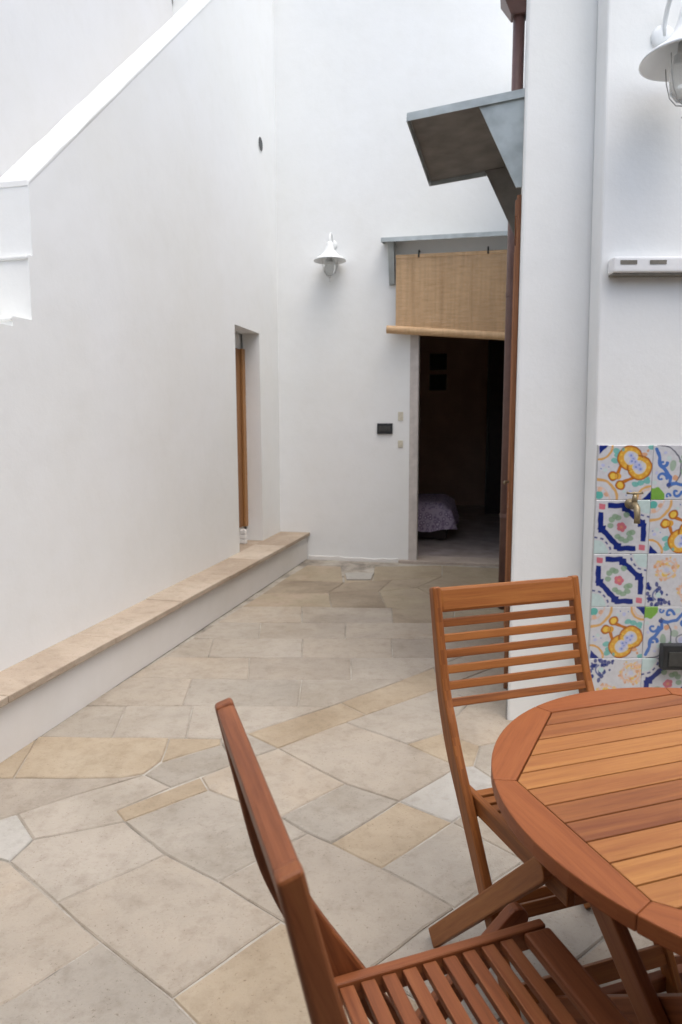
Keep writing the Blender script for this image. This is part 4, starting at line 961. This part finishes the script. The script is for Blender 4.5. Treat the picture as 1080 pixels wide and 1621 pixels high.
# dark socket box
e = empty('socket_box', (1.50, TY - 0.0095, 0.365)); tag(e, 'dark outdoor socket box on the painted tiles above the table', 'socket')
bm = new(); add_box(bm, (-0.077, -0.045, -0.055), (0.077, 0, 0.058)); finish('housing', bm, M['black_plastic'], e, bevel=0.006)
bm = new(); add_box(bm, (-0.055, -0.051, -0.036), (0.055, -0.0455, 0.03)); finish('cover', bm, M['dark_plastic'], e, bevel=0.004)

# ------------------------------------------------------------------ table and chairs
TA, TB = az(72.2), az(-17.8)           # along the slats / across them
def AB(a, b, z=0.0): return TA * a + TB * b + UP * z
TC = (1.096, 0.883); TZ = 0.74; RO = 0.492; AP = 0.416
table = empty('round_table', AB(*TC)); tag(table, 'round brown slatted wooden garden table with octagonal slat panel', 'table')
table.rotation_euler.z = -R(72.2 - 90)
# local: x along slats (A), y along B
hs_ = AP * math.tan(math.pi / 8)
octv = [(AP / math.cos(math.pi / 8) * math.cos(math.pi / 8 + k * math.pi / 4), AP / math.cos(math.pi / 8) * math.sin(math.pi / 8 + k * math.pi / 4)) for k in range(8)]
for k in range(8):
    a0, a1 = math.pi / 8 + k * math.pi / 4, math.pi / 8 + (k + 1) * math.pi / 4; gap = 0.0012
    pin = [octv[k], octv[(k + 1) % 8]]
    arc = [(RO * math.cos(a0 + (a1 - a0) * j / 14), RO * math.sin(a0 + (a1 - a0) * j / 14)) for j in range(15)]
    poly = [pin[0]] + arc + [pin[1]]
    cxm = sum(p[0] for p in poly) / len(poly); cym = sum(p[1] for p in poly) / len(poly)
    tn = Vector((-math.sin((a0 + a1) / 2), math.cos((a0 + a1) / 2), 0))
    bm = new(); add_prism(bm, [(x, y, TZ - 0.028) for x, y in poly], (0, 0, 0.028))
    bm.verts.ensure_lookup_table()
    for v in bm.verts:
        v.co -= tn * (0.0003 if (v.co - Vector((cxm, cym, 0))).dot(tn) > 0 else -0.0003)
    finish('rim_segment', bm, M['wood_rim'], table, bevel=0.003, bang=R(40), axis=tn)
def clip(poly, axis, val, keep_less):
    out = []; n = len(poly)
    for i in range(n):
        p, q = poly[i], poly[(i + 1) % n]; a = (p[axis] - val) * (1 if keep_less else -1); b = (q[axis] - val) * (1 if keep_less else -1)
        if a <= 0: out.append(p)
        if (a < 0 < b) or (b < 0 < a):
            f = a / (a - b); out.append((p[0] + (q[0] - p[0]) * f, p[1] + (q[1] - p[1]) * f))
    return out
NS_ = 15; wS = 2 * AP / NS_
oc2 = [(x * 0.9935, y * 0.9935) for x, y in octv]
for k in range(NS_):
    y0 = -AP + k * wS + 0.0016; y1 = y0 + wS - 0.0032
    pl = clip(clip(oc2, 1, y0, False), 1, y1, True)
    bm = new(); add_prism(bm, [(x, y, TZ - 0.024) for x, y in pl], (0, 0, 0.0225))
    finish('slat', bm, M['wood_slat'], table, bevel=0.0018, axis=(1, 0, 0))
for y in (-0.20, 0.20, 0.0):
    bm = new(); add_box(bm, (-0.02, -0.36, TZ - 0.062), (0.02, 0.36, TZ - 0.029), Matrix.Translation((y * 1.3, 0, 0))); finish('batten', bm, M['wood_red'], table, bevel=0.003, axis=(0, 1, 0))
for x, sg in ((-0.235, 1), (-0.205, -1), (0.235, 1), (0.205, -1)):
    bm = new(); add_beam(bm, (x, 0.37 * sg, TZ - 0.065), (x, -0.40 * sg, 0.0), 0.026, 0.055, (1, 0, 0)); 
    finish('leg', bm, M['wood_red'], table, bevel=0.004, axis=(0, -0.77 * sg, -0.68))
for y, z in ((0.33, 0.05), (-0.33, 0.05), (0.0, 0.335)):
    bm = new(); add_beam(bm, (-0.22, y, z), (0.22, y, z), 0.024, 0.04, (0, 1, 0)); finish('stretcher', bm, M['wood_red'], table, bevel=0.003, axis=(1, 0, 0))

def stile_profile():
    back_ = [(0.0, 0.963), (0.027, 0.838), (0.058, 0.70), (0.087, 0.62), (0.127, 0.54), (0.208, 0.42), (0.278, 0.315), (0.40, 0.125), (0.468, 0.0)]
    dep = [0.029, 0.033, 0.043, 0.052, 0.054, 0.050, 0.046, 0.043, 0.042]
    fr = []
    for i, (u, z) in enumerate(back_):
        a = back_[max(i - 1, 0)]; b = back_[min(i + 1, len(back_) - 1)]
        d = Vector((b[0] - a[0], b[1] - a[1])).normalized(); n = Vector((-d.y, d.x))
        if n.x < 0: n = -n
        fr.append((u + n.x * dep[i], z + n.y * dep[i] if i < len(back_) - 1 else 0.0))
    fr[0] = (fr[0][0], 0.972); fr[-1] = (back_[-1][0] + 0.046, 0.0)
    return back_, fr
def smooth_line(pts, k=4):
    out = []
    for i in range(len(pts) - 1):
        p0, p1, p2, p3 = [Vector(pts[min(max(j, 0), len(pts) - 1)]) for j in (i - 1, i, i + 1, i + 2)]
        for j in range(k):
            t = j / k
            out.append(0.5 * ((2 * p1) + (p2 - p0) * t + (2 * p0 - 5 * p1 + 4 * p2 - p3) * t * t + (3 * p1 - p0 - 3 * p2 + p3) * t ** 3))
    out.append(Vector(pts[-1])); return out
def chair(name, label, org, heading, mat_main, mat_seat, leg_top=0.51, seat_z=0.484):
    """folding garden chair: u forward (local x), w sideways (local y)"""
    e = empty(name, org, heading); tag(e, label, 'chair', 'folding chairs at the table')
    bk, fr = stile_profile(); bk = smooth_line(bk); fr = smooth_line(fr)
    HW = 0.228; TW = 0.024
    for sg in (-1, 1):
        y0 = sg * HW; y1 = sg * (HW - TW)
        bm = new()
        poly = [(p.x, y0, p.y) for p in bk] + [(p.x, y0, p.y) for p in fr[::-1]]
        # quads along the length keep the curved board clean
        n = len(bk); A_ = [bm.verts.new((p.x, y0, p.y)) for p in bk]; B_ = [bm.verts.new((p.x, y0, p.y)) for p in fr]; C_ = [bm.verts.new((p.x, y1, p.y)) for p in bk]; D_ = [bm.verts.new((p.x, y1, p.y)) for p in fr]
        for i in range(n - 1):
            bm.faces.new((A_[i], A_[i + 1], B_[i + 1], B_[i])); bm.faces.new((C_[i], D_[i], D_[i + 1], C_[i + 1]))
            bm.faces.new((A_[i], C_[i], C_[i + 1], A_[i + 1])); bm.faces.new((B_[i], B_[i + 1], D_[i + 1], D_[i]))
        bm.faces.new((A_[0], B_[0], D_[0], C_[0])); bm.faces.new((A_[-1], C_[-1], D_[-1], B_[-1]))
        finish('back_stile', bm, mat_main, e, bevel=0.008, seg=4, bang=R(45), axis=(0.35, 0, -0.94))
    # front line of the back at height z
    def front_u(z):
        for p, q in zip(fr, fr[1:]):
            if q.y <= z <= p.y: return p.x + (q.x - p.x) * (p.y - z) / max(p.y - q.y, 1e-6)
        return fr[-1].x
    yi = HW - TW + 0.004
    def rail(nm, zc, h, th, mat, bev, setb=0.004):
        u0, u1 = front_u(zc - h / 2), front_u(zc + h / 2); d = Vector((u1 - u0, 0, h)).normalized(); nrm = Vector((-d.z, 0, d.x))
        c = Vector(((u0 + u1) / 2, 0, zc)) + nrm * (th / 2 + setb)
        bm = new(); add_beam(bm, c + Vector((0, -yi, 0)), c + Vector((0, yi, 0)), h, th, d); finish(nm, bm, mat, e, bevel=bev, axis=(0, 1, 0))
    rail('top_rail', 0.936, 0.066, 0.029, mat_main, 0.008, 0.0)
    for k in range(6): rail('back_slat', 0.877 - k * 0.0388, 0.0225, 0.014, mat_main, 0.003, 0.006)
    # crossed rear legs outside the stiles
    for sg in (-1, 1):
        y = sg * (HW + 0.0135)
        p0, p1 = Vector((0.098, y, 0.0)), Vector((0.57, y, leg_top)); d = (p1 - p0).normalized(); t = Vector((-d.z, 0, d.x)) * 0.024
        bm = new()
        poly = [p0 - t * 1.0 - d * 0.006, p0 + t * 1.0 + d * 0.006 ]
        ends = [p1 + t * math.cos(a) + d * 0.024 * math.sin(a) for a in [j * math.pi / 8 for j in range(9)]]
        poly = [p0 - t, p0 + t] + ends
        poly = [Vector((p.x, p.y - sg * 0.012, p.z)) for p in poly]
        lowz = min(p.z for p in poly); poly = [p - UP * lowz for p in poly]
        add_prism(bm, poly, (0, sg * 0.024, 0)); finish('rear_leg', bm, mat_main, e, bevel=0.004, bang=R(45), axis=d)
    for (u, z, h, nm) in ((0.362, 0.262, 0.03, 'stretcher'), (0.268, 0.214, 0.03, 'stretcher'), (0.435, 0.118, 0.042, 'front_stretcher')):
        hw = HW - TW + 0.004
        bm = new(); add_beam(bm, (u, -hw, z), (u, hw, z), 0.020, h, (0.87, 0, 0.5)); finish(nm, bm, mat_main, e, bevel=0.003, axis=(0, 1, 0))
    # seat: two side rails, cross slats, broad front slat
    ZS = lambda u: seat_z + (u - 0.19) * 0.03
    for sg in (-1, 1):
        y = sg * 0.192
        bm = new(); add_beam(bm, (0.165, y, ZS(0.165) - 0.021), (0.60, y, ZS(0.60) - 0.021), 0.020, 0.044, (0, 1, 0)); finish('seat_rail', bm, mat_seat, e, bevel=0.005, seg=3, axis=(1, 0, 0))
    for k in range(9):
        u = 0.205 + k * 0.0385
        bm = new(); add_beam(bm, (u, -0.181, ZS(u) - 0.012), (u, 0.181, ZS(u) - 0.012), 0.026, 0.014, (1, 0, 0)); finish('seat_slat', bm, mat_seat, e, bevel=0.0025, axis=(0, 1, 0))
    bm = new(); add_beam(bm, (0.577, -0.181, ZS(0.577) - 0.012), (0.577, 0.181, ZS(0.577) - 0.012), 0.056, 0.02, (1, 0, 0)); finish('front_slat', bm, mat_main, e, bevel=0.006, axis=(0, 1, 0))
    bm = new(); add_tube(bm, [(0.215, -0.204, 0.43), (0.215, 0.204, 0.43)], 0.006, 8); finish('seat_rod', bm, M['rubber'], e)
    return e
def heading(v): return math.atan2(v.y, v.x)
chair('folding_chair', 'wooden folding chair with slatted back standing beyond the table', AB(1.003, 1.652), heading(-TB), M['wood'], M['wood'])
chair('folding_chair', 'reddish wooden folding chair in the foreground seen from the side', AB(0.126, 0.828), heading(TA), M['wood_red'], M['wood_red'], 0.43, 0.456)
